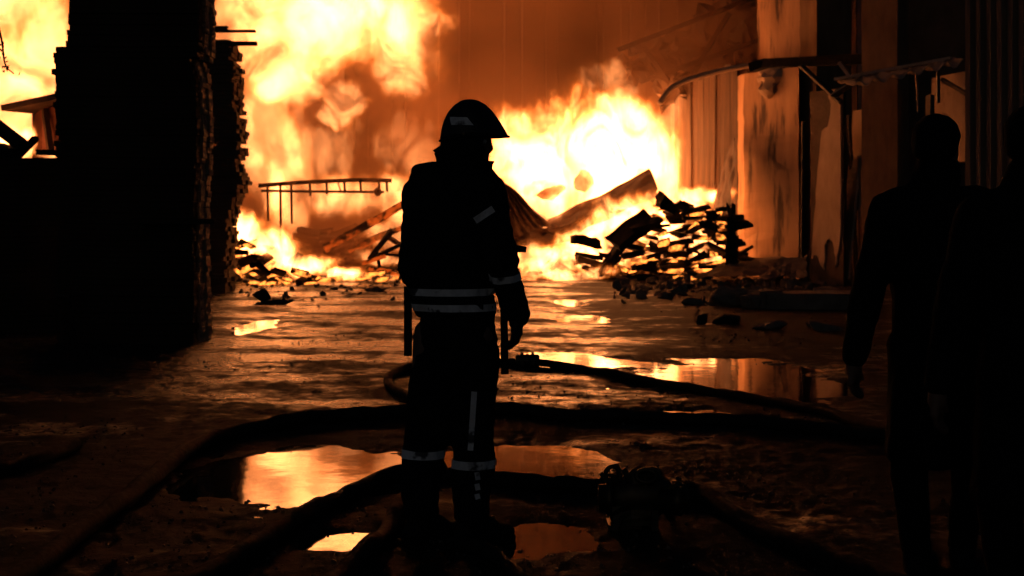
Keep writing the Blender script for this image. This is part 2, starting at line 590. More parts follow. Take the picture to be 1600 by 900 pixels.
# dark recess wall beside it
root = thing('wall', 'narrow brown wall strip in shadow between the two pillars', 'wall', (6.0, 29, 0))
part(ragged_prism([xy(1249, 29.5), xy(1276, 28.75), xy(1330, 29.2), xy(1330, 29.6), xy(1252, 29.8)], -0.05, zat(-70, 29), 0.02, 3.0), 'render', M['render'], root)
part(MB().tube([at(1253, 440, 28.8), at(1255, 190, 28.8)], 0.035, 8), 'downpipe', M['steel'], root)
# the peeling pillar
root = thing('gate_pillar', 'narrower pillar with pale peeling plaster and ragged pointed drips', 'pillar', (5.9, 27, 0))
part(ragged_prism([xy(1266, 27.6), xy(1318, 26.5), xy(1322, 27.0), xy(1285, 28.0)], -0.05, zat(140, 27), 0.015, 5.0), 'shaft', M['darkrender'], root)
A, B = Vector((*xy(1266, 27.6), 0)), Vector((*xy(1318, 26.5), 0))
nrm = Vector((-(B - A).y, (B - A).x, 0)).normalized()
if nrm.y > 0:
    nrm = -nrm


def on_face(px, py):
    # where the sight line of this pixel meets the pillar's face
    d = Vector(((px - 800) / F, 1.0, (HOR - py) / F))
    t = (A - Vector((0, 0, CAMZ)) * 0).dot(nrm) / d.dot(nrm)
    p = d * t
    return Vector((p.x, p.y, CAMZ + (HOR - py) / F * p.y))


def plate(outline, thick, nrm, holes=()):
    mb = MB()
    n = len(outline)
    vs = [p + nrm * 0.004 for p in outline] + [p + nrm * thick for p in outline]
    return mb.add(vs, [tuple(range(n)), tuple(range(n, 2 * n))[::-1]] + [(i, (i + 1) % n, n + (i + 1) % n, n + i) for i in range(n)])


def rag(pts, amp, seed, n=5):
    out = []
    for i, p in enumerate(pts):
        q = pts[(i + 1) % len(pts)]
        for k in range(n):
            t = k / n
            e = mnoise.noise_vector(Vector((i * 1.7 + t * 3, seed, 0.5))) * amp
            out.append((p[0] + (q[0] - p[0]) * t + e.x, p[1] + (q[1] - p[1]) * t + e.y))
    return out


for k, pts in enumerate(([(1300, 152), (1316, 156), (1317, 300), (1315, 372), (1308, 418), (1303, 380), (1297, 372), (1291, 382), (1288, 422), (1278, 398), (1269, 404), (1273, 352),
                          (1279, 268), (1286, 205), (1296, 196)], [(1300, 160), (1312, 150), (1306, 140), (1296, 146)])):
    ol = [on_face(*p) for p in rag(pts, 3.0, 3.0 + k)]
    part(plate(ol, 0.03, nrm), 'plaster_patch', M['plaster'], root)
# things glimpsed in the narrow doorway
door = thing('leaning_board', 'firelit splintered boards leaning inside the narrow doorway', 'board', (6.35, 27.0, 0))
part(MB().bar(at(1318, 436, 27.0) , at(1336, 250, 27.4), 0.42, 0.04, Vector((-0.97, -0.25, 0))), 'plank', M['plaster'], door)
part(MB().bar(at(1331, 330, 27.6), at(1345, 172, 27.7), 0.55, 0.04, Vector((-0.97, -0.25, 0))), 'plank', M['plaster'], door)
part(MB().bar(at(1338, 425, 27.3), at(1326, 180, 27.6), 0.10, 0.05, Vector((-0.97, -0.25, 0))), 'plank', M['halfchar'], door)
# the plain wall slab and the black opening
root = thing('wall', 'plain dim brown wall slab beside the narrow doorway', 'wall', (6.4, 25.5, 0))
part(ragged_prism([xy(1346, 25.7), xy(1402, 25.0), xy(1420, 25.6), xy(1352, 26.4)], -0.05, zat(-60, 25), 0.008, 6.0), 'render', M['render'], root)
root = thing('wall', 'smoke blackened wall around the dark opening behind the walking person', 'wall', (7.5, 26.5, 0))
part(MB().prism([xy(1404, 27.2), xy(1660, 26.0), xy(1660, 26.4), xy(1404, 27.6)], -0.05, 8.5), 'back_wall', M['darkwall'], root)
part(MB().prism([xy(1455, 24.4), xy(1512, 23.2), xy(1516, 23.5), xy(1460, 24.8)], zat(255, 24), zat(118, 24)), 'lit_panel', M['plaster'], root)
part(MB().bar(at(1472, 124, 23.6), at(1512, 148, 23.0), 0.06, 0.06), 'bracket', M['steel'], root)
part(MB().bar(at(1466, 112, 23.6), at(1466, 160, 23.6), 0.05, 0.05), 'bracket_post', M['steel'], root)
part(MB().prism([xy(1446, 23.0), xy(1454, 22.6), xy(1460, 22.9), xy(1450, 23.2)], -0.05, zat(150, 23)), 'door_jamb', M['darkwall'], root)

# corrugated panel at the edge of the frame
root = thing('corrugated_panel', 'tall corrugated metal panel with upright ribs at the frame edge', 'metal panel', (5.4, 15.6, 0))
a, b_ = Vector((*xy(1508, 16.3), 0)), Vector((*xy(1662, 15.0), 0))
d = (b_ - a)
nn = Vector((d.y, -d.x, 0)).normalized()
ribs = 9
w = 1.0 / ribs
ztop = zat(-60, 15.6)
prof = [(0.0, 0.0), (0.30, 0.0), (0.45, 0.055), (0.85, 0.055), (1.0, 0.0)]
for i in range(ribs):
    mb = MB()
    pts = [a + d * ((i + t) * w) + nn * h for t, h in prof]
    pts2 = [p - nn * 0.006 for p in pts]
    plan = [(p.x, p.y) for p in pts] + [(p.x, p.y) for p in reversed(pts2)]
    mb.prism(plan, 0.0, ztop)
    part(mb, 'rib', M['ribsheet'], root)

# torn canopy over the doorway
root = thing('canopy', 'torn corrugated canopy strip jutting out above the doorway', 'canopy', (6.5, 24.6, 0))
P0, P1 = at(1308, 128, 25.0), at(1486, 94, 23.6)
dv = Vector((0.10, -0.85, -0.13))
n = 49
vs = []
for j in range(5):
    for i in range(n):
        t = i / (n - 1)
        p = P0.lerp(P1, t) + dv * (j / 4) * (1.0 - 0.45 * t)
        p.z += 0.055 * math.sin(t * 2 * pi * 6.2) + 0.03 * mnoise.noise(Vector((t * 5, j * 0.7, 2)))
        vs.append(p)
fs = [(j * n + i, j * n + i + 1, (j + 1) * n + i + 1, (j + 1) * n + i) for j in range(4) for i in range(n - 1)]
mb = MB().add(vs, fs)
k = len(mb.v)
mb.add([Vector(v) - Vector((0, 0, 0.015)) for v in vs], [f[::-1] for f in fs])
for i in range(n - 1):
    mb.f.append((4 * n + i, 4 * n + i + 1, k + 4 * n + i + 1, k + 4 * n + i))
part(mb, 'sheet', M['zinc'], root, True)
part(MB().bar(at(1305, 124, 24.9), at(1486, 91, 23.5), 0.10, 0.05), 'edge_rail', M['zinc'], root)
part(MB().tube(catmull([at(1431, 116, 23.9), at(1433, 140, 23.9), at(1434, 176, 23.9)], 5), [0.018] * 6 + [0.016, 0.014, 0.012, 0.01, 0.006], 6), 'hanging_strip', M['zinc'], root)
part(MB().bar(at(1302, 150, 25.0), at(1350, 118, 24.6), 0.25, 0.03), 'torn_flap', M['zinc'], root)
root = thing('beam', 'charred roof beam with a drooping end above the broad pillar', 'beam', tuple(at(1180, 98, 27.6)))
part(MB().bar(at(1196, 99, 27.8), at(1352, 92, 26.0), 0.22, 0.17), 'timber', M['char'], root)
part(MB().bar(at(1174, 106, 28.0), at(1200, 98, 27.8), 0.24, 0.17), 'drooping_end', M['char'], root)
part(MB().tube([at(1252, 103, 27.0), at(1314, 160, 26.4)], 0.05, 6), 'brace', M['steel'], root)
part(MB().bar(at(1312, 98, 26.3), at(1330, 122, 26.2), 0.16, 0.07), 'bracket', M['zinc'], root)

# bent pipe
pts = catmull([at(1030, 162, 30.5), at(1046, 140, 30.5), at(1070, 127, 30.5), at(1120, 112, 30.4), at(1160, 104, 30.3), at(1186, 100, 30.3)], 6)
tag(MB().tube(pts, 0.06, 8).build('bent_pipe', M['plaster'], smooth=True), 'bent firelit pipe arching from the broad pillar towards the blaze', 'pipe')

# plank wall behind the charred pile
rnd = random.Random(12)


def plank_wall(name, label, px0, px1, Y0, Y1, top, wm, m, miss=0.0, base=-0.05, seed=1, depth=0.05, cat='wall'):
    rnd = random.Random(seed)
    a, b = Vector((*xy(px0, Y0), 0)), Vector((*xy(px1, Y1), 0))
    L = (b - a).length
    d = (b - a) / L
    nn = Vector((d.y, -d.x, 0))
    root = thing(name, label, cat, tuple(a))
    ang = math.atan2(d.y, d.x)
    s_ = 0.0
    while s_ < L:
        w = wm * rnd.uniform(0.5, 1.4)
        t = (s_ + w / 2) / L
        if rnd.random() >= miss:
            px = px0 + (px1 - px0) * t
            zt = top(px) + rnd.uniform(-0.12, 0.12)
            zb = base
            mb = MB().box((0, 0, (zt + zb) / 2), (w * 0.95, depth, zt - zb), rotm(0, rnd.uniform(-0.012, 0.012), 0), 0.012)
            o = mb.build('plank', m, root)
            o.location = d * (s_ + w / 2) + nn * rnd.uniform(0, 0.08)
            o.rotation_euler.z = ang
        s_ += w
    return root


plank_wall('plank_wall', 'scorched upright plank wall of the shed at the edge of the blaze', 1052, 1150, 33.6, 31.2,
           lambda px: zat(128 - 0.15 * (px - 1060), 32.4), 0.24, M['plank'], 0.03, seed=3)
plank_wall('plank_wall', 'tall dim plank wall of the warehouse seen through the smoke', 540, 1330, 47.0, 38.0,
           lambda px: 9.6 + 0.8 * math.sin(px * 0.03), 0.42, M['warehouse'], 0.0, seed=5, depth=0.06)

# collapsed roof: crumpled sooty sheets slung between the shed and the pillar
root = thing('collapsed_roof', 'collapsed sooty roof sheets hanging above the plank wall', 'roof', tuple(at(1080, 100, 33)))


def crumpled(c00, c10, c11, c01, amp, seed, nx=14, ny=9, waves=0):
    vs = []
    for j in range(ny):
        for i in range(nx):
            u, v = i / (nx - 1), j / (ny - 1)
            p = (c00 * (1 - u) + c10 * u) * (1 - v) + (c01 * (1 - u) + c11 * u) * v
            p = p + mnoise.noise_vector(Vector((u * 4, v * 3, seed))) * amp + mnoise.noise_vector(Vector((u * 11, v * 9, seed + 3))) * amp * 0.4
            if waves:
                p.y += 0.05 * math.sin(u * waves * 2 * pi)
            vs.append(p)
    fs = [(j * nx + i, j * nx + i + 1, (j + 1) * nx + i + 1, (j + 1) * nx + i) for j in range(ny - 1) for i in range(nx - 1)]
    mb = MB().add(vs, fs)
    k = len(vs)
    mb.add([p + Vector((0.0, 0.03, 0.012)) for p in vs], [f[::-1] for f in fs])
    return mb


for k, q in enumerate((
        [(985, 70), (1100, 25), (1120, 95), (1010, 130)], [(1085, 20), (1190, -20), (1195, 60), (1110, 95)], [(1070, 85), (1190, 50), (1192, 112), (1085, 140)],
        [(960, 95), (1040, 70), (1060, 120), (985, 128)], [(1015, 120), (1080, 105), (1075, 150), (1040, 155)])):
    Y = 34.9 - 0.5 * k
    c = [at(px, py, Y + (0.8 if i in (0, 1) else 0.0)) for i, (px, py) in enumerate(q)]
    part(crumpled(c[0], c[1], c[2], c[3], 0.34, k * 3.3 + 1), 'sheet', M['sootsheet'] if k != 4 else M['plank'], root)
for (a, b) in (((965, 78), (1190, -8)), ((1000, 128), (1188, 62)), ((1075, 128), (1140, 20)), ((1010, 78), (1060, 150))):
    part(MB().bar(at(*a, 33.6), at(*b, 33.2), 0.13, 0.1), 'rafter', M['char'], root)

# ------------------------------------------------------------------ lumber stacks on the left
def interp(tab, v):
    if v <= tab[0][0]: return tab[0][1]
    for (a, b), (c, d) in zip(tab, tab[1:]):
        if v <= c:
            return b + (d - b) * (v - a) / (c - a)
    return tab[-1][1]


def lumber_stack(label, Y, ztop, pitch, left, right, rows, rdepth, m, jl=4, jr=4, seed=1, gaps=(), rstep=0, rmat=None, thick=0.97, extra=()):
    """boards laid left to right in layers; left and right give the ends in pixels for each row height"""
    rnd = random.Random(seed)
    k = F / Y
    xm = (interp(left, 300) + interp(right, 300)) / 2
    root = thing('lumber_stack', label, 'lumber stack', (*xy(xm, Y), 0), 'stacks of sawn boards')
    nl = int(ztop / pitch)
    for i in range(nl):
        z = (i + 0.5) * pitch
        py = HOR - (z - CAMZ) * k
        gap = [g for g in gaps if abs(g[1] - py) < pitch * k * 0.55]
        tooth = rnd.uniform(-1, 1)
        for r in range(rows):
            l = interp(left, py) + jl * (tooth + rnd.uniform(-0.5, 0.5))
            e = interp(right, py) + (rstep * r) + jr * (rnd.uniform(-1, 1) * 0.7 + rnd.choice((0.6, -0.6, 0.0, 1.1)))
            yy = Y + (r + 0.5) * rdepth
            segs = [(l, e)] if not gap else [(l, gap[0][0] - 5), (gap[0][0] + 5, e)]
            for (p0, p1) in segs:
                x0, x1 = (p0 - 800) / k, (p1 - 800) / k
                if gap:
                    x0, x1 = (p0 - 800) / F * yy, (p1 - 800) / F * yy
                mb = MB().box((0, 0, 0), (x1 - x0, rdepth * 0.96, pitch * thick), rotm(0, rnd.uniform(-0.004, 0.004), rnd.uniform(-0.006, 0.006)), 0.003)
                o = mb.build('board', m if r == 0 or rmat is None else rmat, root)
                o.location = Vector(((x0 + x1) / 2, yy + rnd.uniform(-0.012, 0.012) + 0.0, z)) - root.location
    for (p0, p1, py, th, dy) in extra:
        o = MB().box((0, 0, 0), ((p1 - p0) / k, 0.12, th), None, 0.004).build('board', m, root)
        o.location = at((p0 + p1) / 2, py, Y) + Vector((0, dy, 0)) - root.location
        o.location.x = ((p0 + p1) / 2 - 800) / k - root.location.x
    return root


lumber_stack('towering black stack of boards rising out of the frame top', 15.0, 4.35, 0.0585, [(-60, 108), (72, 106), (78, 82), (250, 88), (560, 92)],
             [(-60, 310), (84, 310), (90, 295), (125, 304), (200, 307), (345, 300), (560, 303)], 3, 0.22, M['blackboard'], 3.0, 1.3, 1, rstep=3.5, rmat=M['sawn'], extra=((220, 338, 346, 0.05, -0.05),))  # rear rows painted lighter so their ends look firelit
lumber_stack('charred brown stack of boards with ragged ends and two poking laths', 24.0, 4.35, 0.072, [(0, 255), (500, 255)],
             [(40, 348), (70, 359), (110, 364), (165, 364), (190, 370), (215, 372), (260, 369), (285, 377), (300, 369), (330, 359), (345, 354), (400, 352), (460, 352)],
             3, 0.30, M['board'], 2, 2.6, 2, gaps=((331, 180), (336, 222), (326, 250), (323, 92)), extra=((318, 398, 48, 0.035, 0.05), (330, 400, 67, 0.07, 0.1), (300, 352, 43, 0.10, 0.2)))
lumber_stack('low dark stack of boards at the frame edge beneath burning rubbish', 16.6, 2.05, 0.066, [(0, -80), (500, -80)], [(240, 98), (560, 104)], 3, 0.30, M['blackboard'], 4, 3, 3)

# burning rubbish behind that low stack
root = thing('burnt_crate', 'burnt reddish crate with its lid askew behind the low stack', 'crate', tuple(at(85, 245, 22)))
part(MB().prism([xy(50, 22.4), xy(66, 21.8), xy(130, 21.6), xy(130, 22.8), xy(55, 23.0)], zat(246, 22), zat(166, 22)), 'body', M['tub'], root)
part(MB().bar(at(36, 172, 22.0), at(132, 152, 21.6), 1.0, 0.09), 'lid', M['halfchar'], root)
part(MB().bar(at(70, 170, 21.7), at(80, 244, 21.6), 0.10, 0.05), 'corner_post', M['halfchar'], root)
for a, b, w, lab in (((-14, 190), (36, 228), 0.17, 'charred beam slanting down at the frame edge beside the burnt crate'),
                     ((20, 252), (56, 216), 0.09, 'thin charred slat leaning up in front of the burnt crate'),
                     ((-10, 236), (16, 246), 0.30, 'black scorched block resting on the low stack at the frame edge'),
                     ((60, 238), (132, 240), 0.10, 'charred board lying flat in front of the burnt crate')):
    o = MB().bar(at(*a, 20.2), at(*b, 19.8), w, w * 0.8).build('charred_beam', M['char'])
    tag(o, lab, 'beam', 'burnt timbers behind the low stack')
root = thing('scrap_heap', 'mound of scorched rubbish beneath the burnt crate', 'rubbish', (-7.4, 21.0, 0))
for i in range(5):
    me = stone_mesh(30 + i, 2, 0.5)
    o = link('lump', me, M['ember'], root)
    o.location = (-0.9 + i * 0.45, 0.3 * (i % 2), 0.85 + 0.1 * (i % 3))
    o.scale = (0.55, 0.5, 0.95)

# hanging twig
root = thing('branch', 'leafy twig hanging into the top corner of the frame', 'branch', tuple(at(-30, 30, 9)))
pts = catmull([at(-40, -10, 9), at(-12, 20, 9), at(2, 60, 9), at(8, 100, 9), at(22, 116, 9)], 6)
part(MB().tube(pts, [0.012 - 0.009 * i / (len(pts) - 1) for i in range(len(pts))], 6), 'twig', M['bark'], root, True)
rnd = random.Random(4)
for i in range(26):
    p = pts[rnd.randrange(6, len(pts))] + Vector((rnd.uniform(-0.035, 0.02), rnd.uniform(-0.04, 0.04), rnd.uniform(-0.03, 0.03)))
    L, w = rnd.uniform(0.02, 0.04), rnd.uniform(0.008, 0.014)
    rm = rotm(rnd.uniform(-1, 1), rnd.uniform(0, 6.28), rnd.uniform(-1, 1))
    vs = [rm @ Vector(v) for v in ((0, 0, 0), (L * 0.5, w, 0.003), (L, 0, 0), (L * 0.5, -w, 0.003), (L * 0.5, 0, -0.004))]
    o = MB().add(vs, [(0, 1, 4), (1, 2, 4), (2, 3, 4), (3, 0, 4), (0, 3, 2, 1)]).build('leaf', M['leaf'], root)
    o.location = p - root.location

# ------------------------------------------------------------------ burnt rack and clutter in the middle
root = thing('burnt_rack', 'skeletal burnt rack with thin posts in front of flames', 'rack', (*xy(510, 33), 0))
Yr = 33.0
part(MB().tube([at(404, 290, Yr), at(470, 285, Yr), at(560, 281, Yr), at(612, 282, Yr)], 0.05, 6), 'top_rail', M['char'], root)
part(MB().tube([at(408, 298, Yr), at(470, 299, Yr), at(600, 300, Yr)], 0.032, 6), 'lower_rail', M['char'], root)
for px, y0, y1 in ((418, 286, 345), (438, 286, 352), (455, 284, 350), (484, 284, 306), (510, 283, 304), (538, 282, 302), (563, 281, 300), (592, 281, 300), (604, 281, 300)):
    part(MB().tube([at(px, y0, Yr), at(px + 1, y1, Yr)], 0.032, 6), 'post', M['char'], root)
part(MB().tube([at(528, 286, Yr), at(533, 300, Yr)], 0.018, 6), 'stay', M['char'], root)
me = stone_mesh(11, 2, 0.3)
me.transform(Matrix.Translation(at(590, 300, Yr - 0.1) - root.location) @ Matrix.Diagonal((0.12, 0.1, 0.10, 1)))
link('melted_lump', me, M['char'], root)
for px in (438,):
    part(MB().tube([at(px, 302, Yr + 0.1), Vector((*xy(px, Yr + 0.1), 0))], 0.025, 6), 'leg', M['char'], root)


def heap(label, px0, px1, top, Y, nl, m, seed, lay=0.11, lmin=0.35, lmax=1.1, dep=1.2, tilt=0.16, fill=0.75, cat='pile', name='charred_pile', rows=2, z0=0.0):
    """loosely stacked burnt boards: layers of short boards with gaps between"""
    rnd = random.Random(seed)
    root = thing(name, label, cat, (*xy((px0 + px1) / 2, Y), 0), 'heaps of burnt boards')
    k = F / Y
    for i in range(nl):
        z = z0 + (i + 0.5) * lay
        py = HOR - (z - CAMZ) * k
        for r in range(rows):
            px = px0 + rnd.uniform(-10, 10)
            while px < px1:
                L = rnd.uniform(lmin, lmax)
                c = px + L * k / 2
                if py > top(c) + rnd.uniform(-6, 6) and rnd.random() < fill:
                    yy = Y + dep * (r / max(1, rows - 1) - 0.5) * 0.8 + rnd.uniform(-0.2, 0.2)
                    rm = rotm(rnd.uniform(-0.5, 0.5), rnd.gauss(0, tilt), rnd.gauss(0, 0.5))
                    mb = MB().box((0, 0, 0), (L, rnd.uniform(0.1, 0.22), rnd.uniform(0.04, 0.10)), rm, 0.02)
                    o = mb.build('board', m if not isinstance(m, list) else rnd.choice(m), root)
                    o.location = Vector(((c - 800) / k, yy, max(z, 0.06))) - root.location
                px += L * k * rnd.uniform(0.75, 1.5)
    return root


heap('low tangle of charred pallets beneath the skeletal rack', 468, 605, lambda px: 322 + 8 * math.sin(px * 0.09), 34.4, 10, M['char'], 4, 0.10, 0.3, 0.9, 1.0)
heap('glowing pile of burning boards by the charred lumber stack', 345, 500, lambda px: interp([(345, 358), (380, 372), (430, 396), (470, 412), (500, 425)], px), 27.5, 11,
     [M['char'], M['glow'], M['glow']], 5, 0.075, 0.15, 0.42, 1.0, 0.4, 0.55)
heap('flat line of smouldering boards in front of the smoke', 480, 625, lambda px: 425, 28.6, 2, [M['char'], M['glow']], 6, 0.09, 0.3, 0.8, 0.9, 0.1, 0.8)
heap('tall heap of charred boards with fire in its gaps', 930, 1146, lambda px: interp([(930, 408), (955, 394), (985, 376), (1000, 345), (1020, 326), (1045, 316), (1080, 318), (1110, 324), (1146, 340)], px),
     29.6, 19, [M['char'], M['char'], M['char'], M['glow']], 7, 0.083, 0.2, 0.62, 1.1, 0.24, 0.62, rows=3)
heap('low scatter of charred boards among embers beside the firefighter', 800, 960, lambda px: interp([(800, 412), (870, 405), (905, 395), (960, 380)], px), 29.3, 5,
     [M['char'], M['char'], M['halfchar']], 8, 0.11, 0.25, 0.7, 1.0, 0.3, 0.6)

# single burnt pieces
def piece(name, label, cat, mb, m, smooth=False, group=None, base=None):
    o = mb.build(name, m, smooth=smooth, loc=base)
    return tag(o, label, cat, group)


piece('fallen_beam', 'wide scorched beam slanting up out of the white hot blaze', 'beam', worn(MB().bar(at(862, 362, 32.0), at(1022, 285, 31.6), 0.5, 0.34, Vector((0.2, -0.6, 1))), 9, 0.07, 4), M['burntbeam'], base=at(862, 362, 32.0))
cs = [at(776, 284, 30.6), at(792, 286, 30.6), at(862, 352, 30.2), at(790, 372, 30.2)]
piece('ribbed_sheet', 'ribbed scorched metal sheet leaning behind the firefighter chest', 'metal sheet', crumpled(cs[0], cs[1], cs[2], cs[3], 0.05, 8.0, 30, 10, 6), M['sheet'], base=cs[3])
piece('fallen_sheet', 'scorched ridge sheet lying across the embers under the slanting beam', 'metal sheet',
      crumpled(at(790, 370, 30.3), at(865, 352, 30.6), at(925, 372, 30.2), at(800, 392, 30.0), 0.12, 18.0), M['halfchar'], base=at(800, 392, 30.2))
for k, (c, sz, rt, m, lab) in enumerate((
        ((910, 284), (0.42, 0.3, 0.62), rotm(0.2, 0.25, 0.4), 'halfchar', 'upright burnt chunk glowing in front of the white blaze'),
        ((862, 300), (0.7, 0.4, 0.28), rotm(0.1, -0.25, 0.2), 'halfchar', 'burnt box shape half sunk in the blaze beside the ribbed sheet'),
        ((915, 376), (0.6, 0.35, 0.16), rotm(0.2, 0.05, 0.3), 'char', 'short thick charred board lying on the embers'),
        ((988, 360), (1.1, 0.5, 0.12), rotm(0.5, -0.5, 0.4), 'char', 'bent charred panel propped over the ember mouth'),
        ((1042, 318), (0.40, 0.32, 0.26), rotm(0.4, 0.6, 0.5), 'char', 'angular black block on top of the charred heap'),
        ((955, 400), (0.95, 0.22, 0.12), rotm(0.2, -0.9, 0.4), 'char', 'charred post slumping across the ember mouth'),
        ((1010, 352), (0.7, 0.3, 0.1), rotm(0.2, -0.3, 0.1), 'char', 'thin charred slab jutting from the heap shoulder'))):
    Y = 32.8 if k < 2 else 28.9
    if k < 2:
        mesh = angular_mesh(300 + k, 22)
        mesh.transform(Matrix.Diagonal((sz[0] * 0.62, sz[1] * 0.5, sz[2] * 0.62, 1)))
    else:
        mesh = MB().box((0, 0, 0), sz, None, 0.05).mesh('c')
    bm = bmesh.new(); bm.from_mesh(mesh)
    bmesh.ops.subdivide_edges(bm, edges=bm.edges[:], cuts=6, use_grid_fill=True)
    for v in bm.verts:
        v.co += mnoise.noise_vector(v.co * 2.2 + Vector((k * 5, 0, 0))) * 0.07 + mnoise.noise_vector(v.co * 8.0 + Vector((k * 5, 3, 0))) * 0.03
    bm.to_mesh(mesh); bm.free()
    mesh.transform(rt.to_4x4())
    tag(link('charred_chunk', mesh, M[m], loc=at(*c, Y)), lab, 'charred wood', 'burnt chunks around the blaze')
piece('red_hot_plank', 'red hot plank slanting up from the ground in the smoke', 'plank', worn(MB().bar(at(508, 388, 31.0), at(632, 318, 31.0), 0.15, 0.10, Vector((0, -1, 0.4))), 7, 0.05, 7), M['redhot'], base=at(508, 388, 31.0))
piece('red_hot_plank', 'second glowing plank leaning behind the firefighter back', 'plank', worn(MB().bar(at(545, 392, 31.4), at(648, 345, 31.4), 0.11, 0.09, Vector((0, -1, 0.4))), 7, 0.05, 9), M['redhot'], base=at(545, 392, 31.4))
heap('scorched heap of splintered boards behind the firefighter back', 575, 690, lambda px: interp([(575, 400), (610, 372), (690, 350)], px), 30.8, 10, [M['char'], M['char'], M['redhot']], 9, 0.11, 0.3, 0.8, 1.0, 0.5, 0.6)
# bent dark sheet propped against the broad pillar
piece('bent_sheet', 'bent dark metal sheet tapering to a point against the broad pillar', 'metal sheet',
      crumpled(at(1142, 218, 30.6), at(1150, 214, 29.6), at(1141, 338, 29.0), at(1112, 334, 30.4), 0.07, 31.0, 8, 14), M['halfchar'], base=at(1128, 332, 28.9))
piece('bent_sheet', 'upright black metal sheet between the charred heap and broad pillar', 'metal sheet',
      crumpled(at(1136, 318, 29.2), at(1151, 322, 29.3), at(1153, 412, 29.0), at(1134, 415, 28.7), 0.08, 33.0, 8, 14), M['sootsheet'], base=at(1142, 412, 28.9))

# ------------------------------------------------------------------ rubble in front of the pillars
piece('concrete_slab', 'pale tilted slab lying at the foot of the broad pillar', 'slab', crumpled(at(1082, 436, 27.4), at(1205, 428, 27.6), at(1250, 400, 29.4), at(1140, 405, 29.4), 0.05, 41.0, 10, 6), M['rubble'], base=gnd(1140, 440))
piece('concrete_slab', 'thin broken slab sloping up against the peeling pillar', 'slab', crumpled(at(1180, 440, 26.8), at(1262, 432, 26.8), at(1260, 398, 27.8), at(1195, 415, 27.8), 0.06, 43.0, 10, 6), M['rubble'], base=gnd(1220, 445))
root = thing('concrete_block', 'long concrete kerb block with black front lying before the pillars', 'block', tuple(gnd(1265, 486)))
Yb = gy(486)
part(MB().box(at(1266, 470, Yb + 0.3), (1.30, 0.55, 0.26), rotm(0, 0, -0.10), 0.02), 'block', M['rubble'], root)
me = MB().box((0, 0, 0), (0.36, 0.5, 0.28), rotm(0, 0, 0.25), 0.03).mesh('b')
o = tag(link('concrete_block', me, M['rubble'], loc=at(1192, 470, Yb + 0.5)), 'square concrete lump at the end of the long kerb block', 'block')
labs = [((1140, 462, 62, 26), 'largest wedge shaped rubble stone in front of the pale slab'), ((1172, 470, 30, 20), 'dark rubble stone tucked beside the wedge stone'),
        ((1097, 496, 13, 18), 'pointed dark stone standing upright on the bare yard'), ((1136, 499, 40, 14), 'low rounded dark stone beside the pointed one'),
        ((1200, 510, 45, 10), 'flat dark stone lying in front of the kerb block'), ((1040, 462, 26, 9), 'small flat stone left of the wedge shaped stone'),
        ((1085, 472, 30, 9), 'thin dark stone just behind the pointed stone'), ((1235, 442, 34, 14), 'chunky stone under the broken slab by the peeling pillar'),
        ((1290, 452, 36, 10), 'flat rubble piece at the foot of the peeling pillar'), ((1060, 445, 40, 10), 'low rubble lump at the foot of the charred heap'),
        ((1000, 449, 30, 7), 'flat rubble lump in front of the embers'), ((1290, 512, 50, 10), 'wide flat stone near the hand of the walking person'),
        ((410, 462, 26, 18), 'dark stone lump on the ground by the ember pile'), ((430, 474, 70, 6), 'long flat dark stone below the ember pile'),
        ((590, 452, 40, 8), 'low dark debris lump behind the firefighter hip'), ((440, 654, 9, 7), 'lonely pebble sized stone on the bright wet ground')]
for k, ((px, py, hw, hh), lab) in enumerate(labs):
    p = gnd(px, py + hh * 0.7)
    kk = F / p.y
    me = angular_mesh(50 + k)
    o = link('rubble_stone', me, M['rubble'] if k not in (2, 3, 12, 13) else M['ember'], loc=(p.x, p.y, gz(p.x, p.y) + hh / kk * 0.35))
    o.scale = (hw / kk * 0.75, max(hw, hh) / kk * 0.6, hh / kk * 1.0)
    o.rotation_euler = (0.1 * (k % 3), 0.12 * (k % 4 - 1.5), k)
    if k in (0, 1, 4, 5, 6, 8, 9, 10, 11, 12, 13, 14):
        o.rotation_euler.z = 0.25 * (k % 3 - 1)
    tag(o, lab, 'stone', 'rubble stones in the yard')
rnd = random.Random(77)
mb = MB()
for i in range(700):
    px = rnd.choice((rnd.uniform(960, 1330), rnd.uniform(960, 1330), rnd.uniform(360, 640)))
    py = rnd.triangular(436, 484, 444)
    p = gnd(px, py)
    r = rnd.choice((0.02, 0.03, 0.04, 0.06, 0.09)) * rnd.uniform(0.8, 1.3) * (1.0 if px > 700 else 0.6)
    rm = rotm(rnd.uniform(0, 6), rnd.uniform(0, 6), rnd.uniform(0, 6))
    mb.add([rm @ Vector((v.x * r * 1.7, v.y * r, v.z * r * 0.55)) + Vector((p.x, p.y, r * 0.25)) for v in iv], itf)
tag(mb.build('rubble', M['rubble']), 'broken rubble bits scattered along the foot of the fire', 'rubble', kind='stuff')
piece('leaning_plank', 'pale scrap of board leaning at the foot of the black stack', 'board', MB().bar(gnd(112, 545) + Vector((0, 0, 0.02)), at(98, 462, 14.2), 0.13, 0.03, Vector((0, -1, 0))), M['plank'], base=gnd(112, 545))

